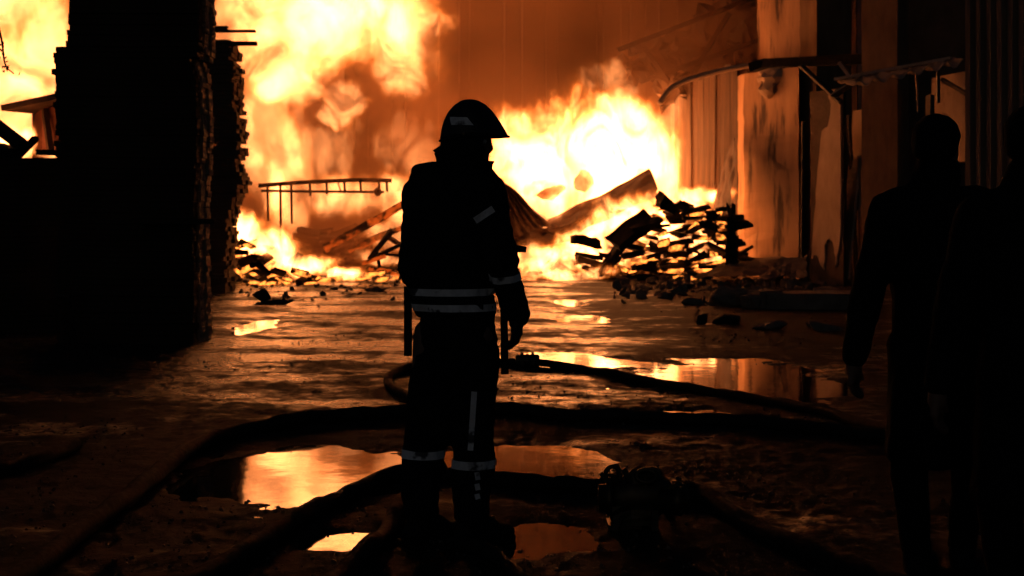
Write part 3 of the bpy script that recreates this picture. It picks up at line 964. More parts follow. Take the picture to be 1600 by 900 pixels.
# ------------------------------------------------------------------ fire
def flame_field(n, P, blobs, warp, grain, stretch, carve, seed):
    """flame density 0..1 at P: ellipsoids pushed about by turbulence and eaten by finer turbulence"""
    off = n.vm('ADD', P, (seed * 3.17, seed * 1.7, seed * 2.3))
    q = n.vm('MULTIPLY', off, (1, 1, stretch))
    w1 = n.vm('SUBTRACT', n.noise(q, 0.42 * grain, 1.0, 0.5, color=True), (0.5, 0.5, 0.5))
    w2 = n.vm('SUBTRACT', n.noise(q, 1.35 * grain, 2.0, 0.55, color=True), (0.5, 0.5, 0.5))
    w = n.vm('ADD', n.vm('SCALE', w1, scale=2.6 * warp), n.vm('SCALE', w2, scale=1.25 * warp))
    pw = n.vm('ADD', P, w)
    g = None
    for c, r in blobs:
        d = n.vm('SUBTRACT', pw, tuple(c))
        d = n.vm('DIVIDE', d, tuple(r))
        e = n.math('SUBTRACT', 1.0, n.vm('LENGTH', d))
        g = e if g is None else n.math('MAXIMUM', g, e)
    qw = n.vm('ADD', q, n.vm('SCALE', w2, scale=0.9))
    f = n.noise(qw, 1.3 * grain, 5.0, 0.70)
    g = n.math('ADD', g, n.math('MULTIPLY', n.math('SUBTRACT', f, 0.5), carve))
    return n.smooth(g, 0.0, 0.5)


def flame(name, label, blobs, peak=7.0, warp=1.0, grain=1.0, stretch=0.6, carve=1.1, seed=0.0, voxel=0.11, hot=1.0, group=None, fold_lo=0.14):
    """blobs: (px, py, half width px, half height px, distance, half depth m)"""
    bl = []
    for px, py, rx, ry, Y, rd in blobs:
        bl.append((at(px, py, Y), Vector((rx / F * Y, rd, ry / F * Y))))
    pad = 1.1 * warp + 0.3
    lo = Vector([min(c[i] - r[i] for c, r in bl) - pad for i in range(3)])
    hi = Vector([max(c[i] + r[i] for c, r in bl) + pad for i in range(3)])
    lo.z = max(lo.z, 0.02)
    # the skin of the flame: the surface where the same field fades out
    gt = bpy.data.node_groups.new('flame_skin', 'GeometryNodeTree')
    gt.interface.new_socket('Geometry', in_out='OUTPUT', socket_type='NodeSocketGeometry')
    g = NT(gt)
    dens = flame_field(g, g.new('GeometryNodeInputPosition').outputs[0], bl, warp, grain, stretch, carve, seed)
    vc = g.new('GeometryNodeVolumeCube')
    g.l.new(dens, vc.inputs['Density'])
    vc.inputs['Min'].default_value = lo
    vc.inputs['Max'].default_value = hi
    for ax, i in (('X', 0), ('Y', 1), ('Z', 2)):
        vc.inputs['Resolution ' + ax].default_value = max(8, int((hi[i] - lo[i]) / voxel))
    v2m = g.new('GeometryNodeVolumeToMesh')
    g.l.new(vc.outputs[0], v2m.inputs[0])
    v2m.inputs['Threshold'].default_value = 0.015
    go = g.new('NodeGroupOutput')
    g.l.new(v2m.outputs[0], go.inputs[0])
    tmp = bpy.data.objects.new('tmp', bpy.data.meshes.new('tmp'))
    COL.objects.link(tmp)
    tmp.modifiers.new('m', 'NODES').node_group = gt
    dg = bpy.context.evaluated_depsgraph_get()
    me = bpy.data.meshes.new_from_object(tmp.evaluated_get(dg))
    bpy.data.objects.remove(tmp)
    bpy.data.node_groups.remove(gt)
    base = Vector((bl[0][0].x, bl[0][0].y, lo.z))
    me.transform(Matrix.Translation(-base))
    me.materials.clear()
    # the burning gas inside it
    m = bpy.data.materials.new(name)
    m.use_nodes = True
    s = NT(m.node_tree)
    s.n.clear()
    out = s.new('ShaderNodeOutputMaterial')
    dens = flame_field(s, s.new('ShaderNodeNewGeometry').outputs['Position'], bl, warp, grain, stretch, carve, seed)
    em = s.new('ShaderNodeEmission')
    s.l.new(s.ramp(dens, [(0.0, (1.0, 0.135, 0.008)), (0.4, (1.0, 0.20, 0.022)), (1.0, (1.0, 0.33, 0.095 * hot))]), em.inputs['Color'])
    # folds of hotter and sootier gas
    pos = s.new('ShaderNodeNewGeometry').outputs['Position']
    fold = s.noise(s.vm('MULTIPLY', s.vm('ADD', pos, (seed * 5.1, 0.0, seed)), (1.0, 0.22, 0.75)), 0.75 * grain, 4.0, 0.66, dist=1.3)
    fold = s.smooth(fold, 0.36, 0.66, fold_lo, 1.35)
    s.l.new(s.math('MULTIPLY', s.math('MULTIPLY', s.math('POWER', dens, 2.0), fold), peak), em.inputs['Strength'])
    s.l.new(em.outputs[0], out.inputs['Volume'])
    tr = s.new('ShaderNodeBsdfTransparent')
    e2 = s.new('ShaderNodeEmission')
    e2.inputs['Color'].default_value = (1.0, 0.2, 0.02, 1)
    e2.inputs['Strength'].default_value = 0.004
    ad = s.new('ShaderNodeAddShader')
    s.l.new(tr.outputs[0], ad.inputs[0]); s.l.new(e2.outputs[0], ad.inputs[1])
    s.l.new(ad.outputs[0], out.inputs['Surface'])
    m.cycles.emission_sampling = 'NONE'
    m.cycles.volume_step_rate = 0.65
    o = link(name, me, m, loc=base)
    tag(o, label, 'flame', group)
    print('flame', name, len(me.polygons))
    return o



G1 = 'flames in the burning yard'
flame('fireball', 'huge yellow fireball billowing above the burning yard',
      [(390, 30, 130, 130, 35, 1.6), (520, 20, 160, 105, 35, 1.8), (630, 55, 85, 105, 35, 1.4), (440, 120, 100, 60, 34.6, 1.0),
       (620, 120, 55, 45, 34.6, 0.8), (530, 165, 45, 40, 34.5, 0.6), (510, 192, 32, 18, 34.5, 0.4), (440, -110, 140, 110, 35, 1.6), (590, -80, 90, 80, 35, 1.3)],
      peak=2.9, warp=0.62, grain=1.05, stretch=0.9, carve=1.35, seed=1, group=G1)
flame('flame', 'dull orange glowing veil imitating firelit smoke below the fireball',
      [(420, 200, 80, 130, 34.2, 1.0), (480, 240, 110, 60, 36.8, 1.0), (640, 230, 60, 60, 36.8, 0.9)], peak=0.75, warp=0.7, grain=1.3, stretch=0.6, carve=1.5, seed=7, group=G1)  # weak emission stands in for smoke lit by the fire
flame('flame', 'broad orange flames rising behind the skeletal burnt rack',
      [(440, 290, 48, 125, 36, 1.0), (520, 295, 85, 50, 36, 0.9), (605, 295, 55, 45, 36, 0.8), (400, 230, 26, 110, 35.6, 0.7)],
      peak=3.0, warp=0.5, grain=1.35, stretch=0.5, carve=1.3, seed=2, group=G1)
flame('flame', 'white hot blaze beside the plank wall behind the charred pile',
      [(930, 250, 135, 115, 33.5, 1.8), (1000, 235, 62, 95, 33.4, 1.2), (850, 270, 90, 85, 33.5, 1.2), (800, 245, 60, 75, 33.5, 1.0), (900, 330, 140, 50, 32.6, 0.9), (1035, 255, 42, 90, 33.0, 0.8), (960, 190, 70, 60, 33.4, 0.9)],
      peak=7.0, fold_lo=0.25, warp=0.5, grain=1.5, stretch=0.5, carve=1.5, seed=3, group=G1)
flame('flame', 'ragged flame tips torn loose above the white hot blaze',
      [(915, 118, 26, 30, 33.4, 0.5), (955, 120, 34, 30, 33.4, 0.5), (985, 140, 26, 16, 33.4, 0.4), (1040, 190, 26, 60, 33.0, 0.4)],
      peak=0.9, warp=0.35, grain=2.2, stretch=0.55, carve=1.3, seed=9, voxel=0.07, group=G1)
flame('flame', 'tall bright flames at the frame edge behind the dark stack',
      [(20, 150, 70, 150, 30, 1.4), (80, 90, 60, 130, 30, 1.2), (0, -20, 130, 120, 31, 1.5)], peak=2.5, warp=0.5, grain=1.2, stretch=0.6, carve=1.3, seed=4, group=G1)
flame('flame', 'low flames licking over the burning rubbish by the burnt crate',
      [(10, 215, 40, 40, 21.2, 0.4), (40, 225, 20, 36, 21.2, 0.3), (80, 243, 40, 6, 20.6, 0.2)], peak=9.0, warp=0.18, grain=2.6, stretch=0.6, carve=1.3, seed=14, voxel=0.05, group=G1)
flame('flame', 'low white flames on the glowing pile by the charred lumber stack',
      [(370, 374, 64, 50, 27.8, 0.7), (420, 393, 74, 40, 27.7, 0.7), (475, 414, 64, 24, 27.6, 0.6), (530, 429, 54, 14, 28.0, 0.5)], peak=11.0, warp=0.2, grain=2.4, stretch=0.6, carve=1.3, seed=5, voxel=0.06, group=G1)
flame('flame', 'thin creeping line of flame along the ground before the smoke',
      [(510, 428, 40, 8, 28.9, 0.3), (550, 430, 45, 8, 28.9, 0.3), (600, 434, 40, 5, 28.9, 0.3)], peak=9.0, warp=0.14, grain=3.0, stretch=0.8, carve=1.2, seed=6, voxel=0.05, group=G1)
flame('flame', 'orange flames behind the shoulder of the firefighter',
      [(610, 362, 65, 36, 31.6, 0.6), (650, 330, 50, 55, 31.8, 0.6), (600, 405, 60, 16, 31.2, 0.4)], peak=2.6, warp=0.25, grain=2.2, stretch=0.6, carve=1.5, seed=8, voxel=0.07, group=G1)
flame('flame', 'ember bright flames filling the mouth of the charred heap',
      [(850, 402, 85, 40, 29.6, 0.6), (930, 388, 90, 55, 29.8, 0.6), (880, 430, 110, 14, 28.7, 0.4), (985, 345, 75, 45, 30.3, 0.6)], peak=10.0, warp=0.22, grain=2.4, stretch=0.6, carve=1.3, seed=10, voxel=0.06, group=G1)
flame('flame', 'fire burning inside and behind the tall charred heap',
      [(1030, 370, 85, 65, 30.0, 0.4), (1095, 385, 60, 55, 29.95, 0.4), (1060, 322, 75, 32, 30.5, 0.5), (1100, 303, 50, 20, 30.6, 0.4)], peak=12.0, warp=0.2, grain=2.4, stretch=0.6, carve=1.2, seed=11, voxel=0.06, group=G1)

# ------------------------------------------------------------------ hoses
def hose(label, px_pts, r=0.05, lift=(), n=10):
    pts = []
    for i, (px, py) in enumerate(px_pts):
        p = gnd(px, py)
        pts.append(p)
    sm = catmull(pts, n)
    out = []
    for p in sm:
        out.append(Vector((p.x, p.y, max(gz(p.x, p.y), WATER) + r * 0.9 + 0.012 * mnoise.noise(p * 2.0))))
    for (i0, dz) in lift:
        for j, p in enumerate(out):
            p.z += dz * math.exp(-((j / n - i0) / 0.6) ** 2)
    mb = MB().tube(out, r, 14)
    o = mb.build('fire_hose', M['hose'], smooth=True, loc=out[0])
    tag(o, label, 'hose', 'fire hoses lying across the yard')
    return out


hose('thick hose curving across the whole yard behind the firefighter legs', [(-70, 990), (60, 900), (130, 845), (205, 790), (300, 715), (400, 683), (520, 667), (640, 658), (720, 652), (800, 655), (900, 664), (1050, 668), (1200, 674), (1400, 700), (1640, 740)], 0.046)
hose('thinner hose looping back on itself beside the firefighter', [(1400, 690), (1260, 648), (1130, 622), (1000, 598), (900, 580), (820, 571), (740, 572), (660, 580), (618, 592), (606, 606), (622, 624), (660, 640), (700, 646)], 0.036, lift=((12, 0.09),))
h3 = hose('hose slanting from the bottom edge past the boots to the manifold', [(160, 1050), (300, 940), (370, 893), (480, 820), (560, 776), (630, 748), (700, 752), (780, 764), (860, 772), (948, 778)], 0.043)
hose('hose running from the manifold out to the bottom corner', [(1062, 788), (1100, 792), (1150, 825), (1230, 866), (1330, 905), (1450, 960)], 0.043)
hose('hose end curling up around the heel of the firefighter boot', [(470, 990), (520, 930), (556, 897), (596, 858), (618, 820), (640, 790), (690, 778)], 0.04, lift=((6, 0.1),))
hose('short hose stretch on the gravel in front of the boots', [(700, 868), (750, 872), (790, 897), (825, 940), (850, 990)], 0.03)
hose('flattened hose in the dark corner beside the low stack', [(-160, 800), (0, 752), (60, 733), (118, 708)], 0.04)
# coupling on the looping hose
p = gnd(824, 572)
root = thing('hose_coupling', 'metal coupling with lugs on the thin hose behind the firefighter', 'coupling', (p.x, p.y, 0))
d = Vector((1, 0.12, 0)).normalized()
part(MB().tube([p + d * t + Vector((0, 0, 0.05)) for t in (-0.11, -0.09, -0.02, 0.0, 0.02, 0.09, 0.11)], [0.05, 0.058, 0.058, 0.068, 0.058, 0.058, 0.05], 14), 'sleeve', M['brass'], root)
for t in (-0.05, 0.05):
    part(MB().box(p + d * t + Vector((0, -0.01, 0.115)), (0.03, 0.03, 0.03)), 'lug', M['brass'], root)
    part(MB().box(p + d * t + Vector((0, -0.065, 0.03)), (0.03, 0.03, 0.03)), 'lug', M['brass'], root)

# hose manifold
mp = gnd(1000, 826)
root = thing('hose_manifold', 'black hose manifold with valve wheels and stubby outlets on the ground', 'hose manifold', (mp.x, mp.y, 0))
K = F / mp.y
def mpt(px, py, dy=0.0):
    return at(px, py, mp.y) + Vector((0, dy, 0))
part(MB().tube([mpt(952, 778), mpt(970, 778), mpt(985, 774), mpt(1030, 774), mpt(1045, 776)], [0.06, 0.078, 0.088, 0.09, 0.065], 16), 'body', M['brass'], root, True)
part(MB().tube([mpt(935, 778), mpt(946, 778), mpt(947, 778), mpt(956, 778)], [0.062, 0.062, 0.075, 0.075], 14), 'inlet_coupling', M['brass'], root, True)
for dy, k in ((-0.10, 0), (0.10, 1), (0.0, 2)):
    e0, e1 = mpt(1030, 775, dy * 0.6), mpt(1072, 777 + 4 * k, dy)
    dd = e1 - e0
    part(MB().tube([e0, e0 + dd * 0.5, e0 + dd * 0.52, e0 + dd * 0.8, e0 + dd * 0.82, e1], [0.05, 0.05, 0.065, 0.065, 0.055, 0.055], 12), 'outlet', M['brass'], root, True)
for px, py, dy, r in ((958, 742, 0.0, 0.045), (1008, 740, -0.06, 0.05), (1020, 746, 0.08, 0.045)):
    stem = part(MB().tube([mpt(px + 12 if px < 980 else px, 770, dy), mpt(px, py, dy)], 0.016, 8), 'valve_stem', M['brass'], root)
    c = mpt(px, py, dy)
    ring = [c + Vector((r * math.cos(a) * (0.9 if px > 980 else 0.75), r * 0.35 * math.sin(a) if px > 980 else 0.01, r * math.sin(a) * (0.5 if px > 980 else 0.8))) for a in [2 * pi * i / 14 for i in range(15)]]
    part(MB().tube(ring, 0.011, 6, cap=False), 'valve_wheel', M['brass'], root, True)
    part(MB().tube([ring[0], ring[7]], 0.007, 6), 'wheel_spoke', M['brass'], root)
me = stone_mesh(91, 2, 0.2)
me.transform(Matrix.Translation(mpt(1000, 752) - root.location) @ Matrix.Diagonal((0.095, 0.08, 0.075, 1)))
link('valve_bonnet', me, M['brass'], root)
part(MB().bar(mpt(948, 752), mpt(938, 738), 0.03, 0.02), 'lever', M['brass'], root)
part(MB().bar(mpt(1035, 764, -0.05), mpt(1056, 752, -0.08), 0.025, 0.02), 'lever', M['brass'], root)
part(MB().bar(mpt(985, 752, -0.05), mpt(972, 728, -0.06), 0.02, 0.02), 'lever', M['brass'], root)
part(worn(MB().box(mpt(985, 800, -0.03), (0.17, 0.12, 0.10)), 3, 0.02, 5, 9.0), 'drain_valve', M['brass'], root)
for px0, px1, dy in ((972, 956, -0.12), (972, 962, 0.12), (1022, 1018, -0.12), (1038, 1056, 0.10)):
    part(MB().bar(mpt(px0, 790, dy * 0.4), Vector((mpt(px1, 800).x, mp.y + dy, 0.01)), 0.03, 0.03, Vector((1, 0, 0))), 'foot', M['brass'], root)
part(MB().bar(mpt(948, 822, -0.02), mpt(1000, 824, -0.02), 0.16, 0.05), 'base_plate', M['brass'], root)


# ------------------------------------------------------------------ people
def evald(me, mods):
    tmp = bpy.data.objects.new('tmp', me)
    COL.objects.link(tmp)
    for kind, kw in mods:
        md = tmp.modifiers.new('m', kind)
        for k, v in kw.items():
            setattr(md, k, v)
    dg = bpy.context.evaluated_depsgraph_get()
    out = bpy.data.meshes.new_from_object(tmp.evaluated_get(dg))
    bpy.data.objects.remove(tmp)
    return out


def hull(bm, a, ra, b, rb, sub=2):
    """tapered limb: the hull of two ellipsoids (radii may be a number or x, y, z)"""
    vs = []
    for c, r in ((a, ra), (b, rb)):
        r = Vector((r, r, r)) if not hasattr(r, '__len__') else Vector(r)
        t = bmesh.new()
        bmesh.ops.create_icosphere(t, subdivisions=sub, radius=1.0)
        vs += [Vector((v.co.x * r.x, v.co.y * r.y, v.co.z * r.z)) + Vector(c) for v in t.verts]
        t.free()
    tb = bmesh.new()
    for p in vs:
        tb.verts.new(p)
    bmesh.ops.convex_hull(tb, input=tb.verts[:], use_existing_faces=False)
    dead = [v for v in tb.verts if not v.link_faces]
    bmesh.ops.delete(tb, geom=dead, context='VERTS')
    tm = bpy.data.meshes.new('t')
    tb.to_mesh(tm); tb.free()
    bm.from_mesh(tm)
    bpy.data.meshes.remove(tm)


def flesh(limbs, voxel=0.014, smooth=6, wrinkle=0.0, wscale=9.0, seed=0.0):
    """one continuous skin over a set of tapered limbs"""
    bm = bmesh.new()
    for l in limbs:
        hull(bm, *l)
    me = bpy.data.meshes.new('flesh')
    bm.to_mesh(me); bm.free()
    out = evald(me, [('REMESH', dict(mode='VOXEL', voxel_size=voxel)), ('SMOOTH', dict(factor=0.5, iterations=smooth))])
    bpy.data.meshes.remove(me)
    if wrinkle:
        n = len(out.vertices)
        no = [v.normal.copy() for v in out.vertices]
        for v, q in zip(out.vertices, no):
            p = v.co * wscale
            f = mnoise.noise(Vector((p.x, p.y, p.z * 0.7 + seed))) + 0.5 * mnoise.noise(Vector((p.x * 2.3, p.y * 2.3, p.z * 2.8 + seed)))
            v.co += q * (wrinkle * f)
    out.polygons.foreach_set('use_smooth', [True] * len(out.polygons))
    out.materials.clear()
    return out


def place(me, name, m, root):
    me.transform(Matrix.Translation(-root.matrix_basis.translation))
    return link(name, me, m, root)


from mathutils.bvhtree import BVHTree


def bvh_of(me):
    return BVHTree.FromPolygons([v.co.copy() for v in me.vertices], [tuple(p.vertices) for p in me.polygons])


def sight(px, py):
    return Vector(((px - 800) / F, 1.0, (HOR - py) / F)).normalized()


def tape(bvh, p0, p1, wpx, n=14, off=0.005):
    """a strip of tape laid on the cloth between two points seen from the yard"""
    mb = MB()
    a, b = Vector((*p0, 0)), Vector((*p1, 0))
    t_ = (b - a).normalized()
    nrm = Vector((-t_.y, t_.x, 0))
    rows = []
    O = Vector((0, 0, CAMZ))
    for i in range(n + 1):
        c = a.lerp(b, i / n)
        row = []
        for s_ in (-0.5, 0, 0.5):
            q = c + nrm * wpx * s_
            d = sight(q.x, q.y)
            h = bvh.ray_cast(O, d)
            row.append(h[0] - d * off if h[0] is not None else None)
        rows.append(row)
    vs, fs, ids = [], [], {}
    for i, r in enumerate(rows):
        for j, p in enumerate(r):
            if p is not None:
                ids[i, j] = len(vs)
                vs.append(p)
    for i in range(n):
        for j in range(2):
            k = [(i, j), (i, j + 1), (i + 1, j + 1), (i + 1, j)]
            if all(q in ids for q in k):
                fs.append(tuple(ids[q] for q in k))
    k = len(vs)
    m2 = [p + Vector((0, off * 0.6, 0)) for p in vs]
    return MB().add(vs, fs).add(m2, [f[::-1] for f in fs])


def cuff(bvh, c, axis, w, off=0.004, n=32, rmax=0.4):
    """a band of tape right round a limb"""
    c, axis = Vector(c), Vector(axis).normalized()
    x = axis.orthogonal().normalized()
    y = axis.cross(x)
    vs = []
    for s_ in (-0.5, 0.5):
        o = c + axis * (w * s_)
        for i in range(n):
            a = 2 * pi * i / n
            d = x * math.cos(a) + y * math.sin(a)
            h = bvh.ray_cast(o, d, rmax)
            vs.append((h[0] if h[0] is not None else o + d * 0.1) + d * off)
    return MB().add(vs, [(i, (i + 1) % n, n + (i + 1) % n, n + i) for i in range(n)])


def glove(wrist, dirv, side, fwd, s=1.0, thick=0.012, curl=0.9):
    """palm, four unequal bent fingers and a thumb from the side of the palm. dirv: along the hand; fwd: thumb side; side: palm facing"""
    dirv, side, fwd = Vector(dirv).normalized(), Vector(side).normalized(), Vector(fwd).normalized()
    w = Vector(wrist)
    L = []
    palm = w + dirv * 0.085 * s
    L.append((w, 0.032 * s, w + dirv * 0.04 * s, 0.034 * s))
    for k, o in enumerate((-0.030, -0.010, 0.010, 0.030)):
        L.append((w + dirv * 0.03 * s + fwd * o * 0.7 * s, 0.018 * s, palm + fwd * o * s, 0.0165 * s))
    for k, (o, ln) in enumerate(((0.030, 0.072), (0.010, 0.082), (-0.010, 0.076), (-0.030, 0.060))):
        b0 = palm + fwd * o * 1.12 * s
        a1, a2 = curl * 0.45, curl * 1.15
        d1 = dirv * math.cos(a1) + side * math.sin(a1)
        d2 = dirv * math.cos(a2) + side * math.sin(a2)
        d3 = dirv * math.cos(a2 * 1.5) + side * math.sin(a2 * 1.5)
        j1 = b0 + d1 * ln * 0.48 * s
        j2 = j1 + d2 * ln * 0.32 * s
        j3 = j2 + d3 * ln * 0.24 * s
        for p, q in ((b0, j1), (j1, j2), (j2, j3)):
            L.append((p, thick * s, q, thick * 0.92 * s))
    t0 = w + dirv * 0.03 * s + fwd * 0.026 * s
    t1 = t0 + (dirv * 0.6 + fwd * 0.7 + side * 0.3).normalized() * 0.045 * s
    t2 = t1 + (dirv * 0.85 + fwd * 0.2 + side * 0.5).normalized() * 0.034 * s
    L += [(t0, 0.017 * s, t1, 0.0135 * s), (t1, 0.0135 * s, t2, 0.011 * s)]
    return L


# ---- the firefighter
FY = 6.07
FP = gnd(710, 850)
root = thing('person', 'firefighter in helmet and black turnout gear standing before the blaze', 'person', (FP.x, FY, 0))


def f(px, py, dy=0.0):
    return at(px, py, FY) + Vector((0, dy, 0))


FWD = Vector((0.82, 0.57, 0)).normalized()     # faces right and a little away
RGT = Vector((FWD.y, -FWD.x, 0))
# body (mostly under the clothing): head with a face, neck, trunk, arms, legs
hc = f(733, 208)
body = [(hc + Vector((-0.012, 0, 0.012)), (0.095, 0.078, 0.105), hc + Vector((0.028, 0, -0.03)), (0.066, 0.064, 0.085)),
        (f(757, 212), 0.030, f(761, 224), 0.022),                         # brow and cheek
        (f(764, 222), 0.008, f(769, 232), 0.0105), (f(760, 236), 0.016, f(769, 233), 0.009),   # nose
        (f(760, 241), 0.012, f(763, 242), 0.0085), (f(760, 248), 0.013, f(762.5, 248), 0.0085),       # lips
        (f(752, 258), 0.03, f(757, 258), 0.022),                          # chin
        (f(728, 250), 0.058, f(722, 285), 0.065),                         # neck
        (f(705, 330), (0.15, 0.10, 0.12), f(706, 470), (0.13, 0.10, 0.12)),
        (f(706, 470), (0.13, 0.10, 0.1), f(708, 540), (0.12, 0.10, 0.08)),
        (f(760, 300, -0.1), 0.06, f(784, 400, -0.13), 0.05), (f(784, 400, -0.13), 0.05, f(802, 485, -0.08), 0.034),
        (f(660, 300, 0.12), 0.06, f(652, 400, 0.14), 0.05), (f(652, 400, 0.14), 0.05, f(676, 470, 0.24), 0.034),
        (f(675, 525, 0.02), 0.085, f(660, 700, 0.02), 0.06), (f(660, 700, 0.02), 0.06, f(659, 820, 0.0), 0.042),
        (f(742, 525, -0.03), 0.085, f(738, 705, -0.03), 0.06), (f(738, 705, -0.03), 0.06, f(737, 815, -0.03), 0.042)]
bme = flesh(body, 0.010, 3)
place(bme, 'body', M['skin'], root)
for dy in (-0.035,):
    me = MB()
    e = bpy.data.meshes.new('eye'); bm = bmesh.new(); bmesh.ops.create_icosphere(bm, subdivisions=2, radius=0.011); bm.to_mesh(e); bm.free()
    e.transform(Matrix.Translation(f(757, 222, -0.045)))
    place(e, 'eye', M['reflect'], root)
e = flesh([(f(727, 222, -0.078), (0.016, 0.008, 0.028), f(725, 230, -0.076), (0.010, 0.007, 0.014))], 0.006, 2)
place(e, 'ear', M['skin'], root)
# jacket
jk = [(f(704, 330), (0.185, 0.135, 0.15), f(704, 440), (0.182, 0.14, 0.12)), (f(704, 440), (0.182, 0.14, 0.1), f(711, 488), (0.180, 0.145, 0.035)),
      (f(664, 330, 0.0), (0.100, 0.11, 0.1), f(662, 425, 0.0), (0.115, 0.11, 0.1)),      # full back
      (f(676, 290, 0.03), (0.10, 0.12, 0.09), f(745, 292, -0.03), (0.10, 0.12, 0.09)),
      (f(720, 268), (0.085, 0.09, 0.06), f(720, 300), (0.14, 0.11, 0.06)),
      (f(760, 302, -0.11), 0.085, f(782, 398, -0.14), 0.070), (f(782, 398, -0.14), 0.070, f(800, 470, -0.09), 0.056), (f(800, 450, -0.10), 0.058, f(809, 490, -0.08), 0.05),
      (f(655, 302, 0.12), 0.085, f(650, 398, 0.15), 0.074), (f(650, 398, 0.15), 0.074, f(682, 462, 0.25), 0.055),
      (f(765, 330, 0.02), (0.07, 0.1, 0.12), f(770, 420, 0.0), (0.07, 0.1, 0.1)),
      (f(770, 302, -0.05), 0.044, f(776, 308, -0.05), 0.034), (f(778, 344, -0.08), 0.046, f(793, 348, -0.09), 0.012), (f(762, 272, -0.02), 0.03, f(772, 281, -0.02), 0.010), (f(795, 405, -0.14), 0.05, f(790, 385, -0.14), 0.05), (f(650, 292, 0.06), 0.04, f(632, 292, 0.06), 0.010)]
jme = flesh(jk, 0.011, 4, 0.013, 11.0, 2.0)
jb = bvh_of(jme)
place(jme, 'jacket', M['cloth'], root)
# trousers
tr = [(f(692, 560, 0.0), (0.07, 0.09, 0.06), f(697, 680, 0.0), (0.045, 0.07, 0.05)), (f(716, 470), (0.165, 0.13, 0.06), f(716, 570), (0.172, 0.14, 0.1)),
      (f(680, 550, 0.03), (0.105, 0.105, 0.1), f(662, 690, 0.03), (0.090, 0.09, 0.06)), (f(662, 690, 0.03), (0.090, 0.09, 0.06), f(659, 735, 0.02), (0.092, 0.09, 0.05)),
      (f(659, 735, 0.02), (0.092, 0.09, 0.05), f(658, 800, 0.0), (0.078, 0.085, 0.04)),
      (f(745, 550, -0.03), (0.098, 0.105, 0.1), f(740, 690, -0.03), (0.090, 0.09, 0.06)), (f(740, 690, -0.03), (0.090, 0.09, 0.06), f(738, 735, -0.03), (0.092, 0.09, 0.05)),
      (f(738, 735, -0.03), (0.092, 0.09, 0.05), f(737, 805, -0.03), (0.080, 0.085, 0.04))]
tme = flesh(tr, 0.011, 3, 0.013, 10.0, 5.0)
tb_ = bvh_of(tme)
place(tme, 'trousers', M['cloth'], root)
# boots
for px, dy in ((657, 0.0), (736, -0.04)):
    c = at(px, 850, FY) + Vector((0, dy, 0)); c.z = 0.0
    toe = c + FWD * 0.17
    bt = [(c + Vector((0, 0, 0.16)), 0.066, c + Vector((0, 0, 0.06)), (0.058, 0.055, 0.055)), (c - FWD * 0.04 + Vector((0, 0, 0.045)), (0.05, 0.048, 0.045), toe + Vector((0, 0, 0.042)), (0.05, 0.05, 0.038)),
          (c + Vector((0, 0, 0.11)), 0.055, c + FWD * 0.1 + Vector((0, 0, 0.065)), 0.045)]
    me = flesh(bt, 0.009, 3)
    bo = place(me, 'boot', M['rubber'], root)
    sole = MB()
    pl = [toe + FWD * 0.055, toe + FWD * 0.03 + RGT * 0.045, c + FWD * 0.05 + RGT * 0.045, c - FWD * 0.085 + RGT * 0.045, c - FWD * 0.095 - RGT * 0.045, c + FWD * 0.05 - RGT * 0.045, toe + FWD * 0.03 - RGT * 0.045]
    sole.prism([(p.x, p.y) for p in pl][::-1], 0.002, 0.028)
    me = sole.mesh('sole')
    me.transform(Matrix.Translation(-Vector((FP.x, FY, 0))))
    link('sole', me, M['rubber'], bo)
# right glove hangs, left one holds in front
me = flesh(glove(f(807, 488, -0.08), (0.02, 0.05, -1), (-0.75, 0.2, -0.1), (0.35, 0.9, 0), 1.0, 0.0125, 0.8), 0.0055, 2)
place(me, 'glove', M['rubber'], root)
me = flesh(glove(f(682, 464, 0.26), (0.9, 0.3, -0.2), (0.1, -0.3, -0.9), (0.3, -0.8, 0.2), 1.0, 0.0125, 0.9), 0.0055, 2)
place(me, 'glove', M['rubber'], root)
# helmet with brim running out to a peak
cN, cA = 40, 14
cc = f(735, 214)
def helm(phi, th, grow=1.0):
    # phi 0 points to the peak, th 0 is the crown
    s_, c_ = math.sin(th), math.cos(th)
    ex = 1.0 + (0.34 * max(0.0, math.cos(phi)) ** 4) * (th / (pi / 2)) ** 3
    back = 1.0 + 0.03 * max(0.0, -math.cos(phi)) * (th / (pi / 2)) ** 2
    x = 0.124 * s_ * math.cos(phi) * ex * back * grow
    y = 0.112 * s_ * math.sin(phi) * grow
    z = 0.162 * c_ * grow - (0.018 * max(0.0, -math.cos(phi)) * (th / (pi / 2)) ** 4)
    return cc + Vector((x - 0.002 , y, z))
vs = [helm(0, 0)]
for j in range(1, cA + 1):
    for i in range(cN):
        vs.append(helm(2 * pi * i / cN, pi / 2 * j / cA))
fs = [(0, 1 + i, 1 + (i + 1) % cN) for i in range(cN)]
for j in range(cA - 1):
    for i in range(cN):
        a = 1 + j * cN + i; b2 = 1 + j * cN + (i + 1) % cN
        fs.append((a, a + cN, b2 + cN, b2))
k = len(vs)
inner = [cc + (Vector(v) - cc) * 0.95 for v in vs]
fs2 = [tuple(i + k for i in f_[::-1]) for f_ in fs]
rim = [(1 + (cA - 1) * cN + i, k + 1 + (cA - 1) * cN + i, k + 1 + (cA - 1) * cN + (i + 1) % cN, 1 + (cA - 1) * cN + (i + 1) % cN) for i in range(cN)]
mb = MB(); mb.v = [tuple(v) for v in vs + inner]; mb.f = fs + fs2 + rim
hel = place(mb.mesh('helmet', True), 'helmet', M['helmet'], root)
mb = MB().tube([helm(2 * pi * i / cN, pi / 2 * 0.995, 1.01) for i in range(cN + 1)], 0.005, 6, cap=False)
me = mb.mesh('rim', True); me.transform(Matrix.Translation(-Vector((FP.x, FY, 0)))); link('brim_edge', me, M['rubber'], hel)
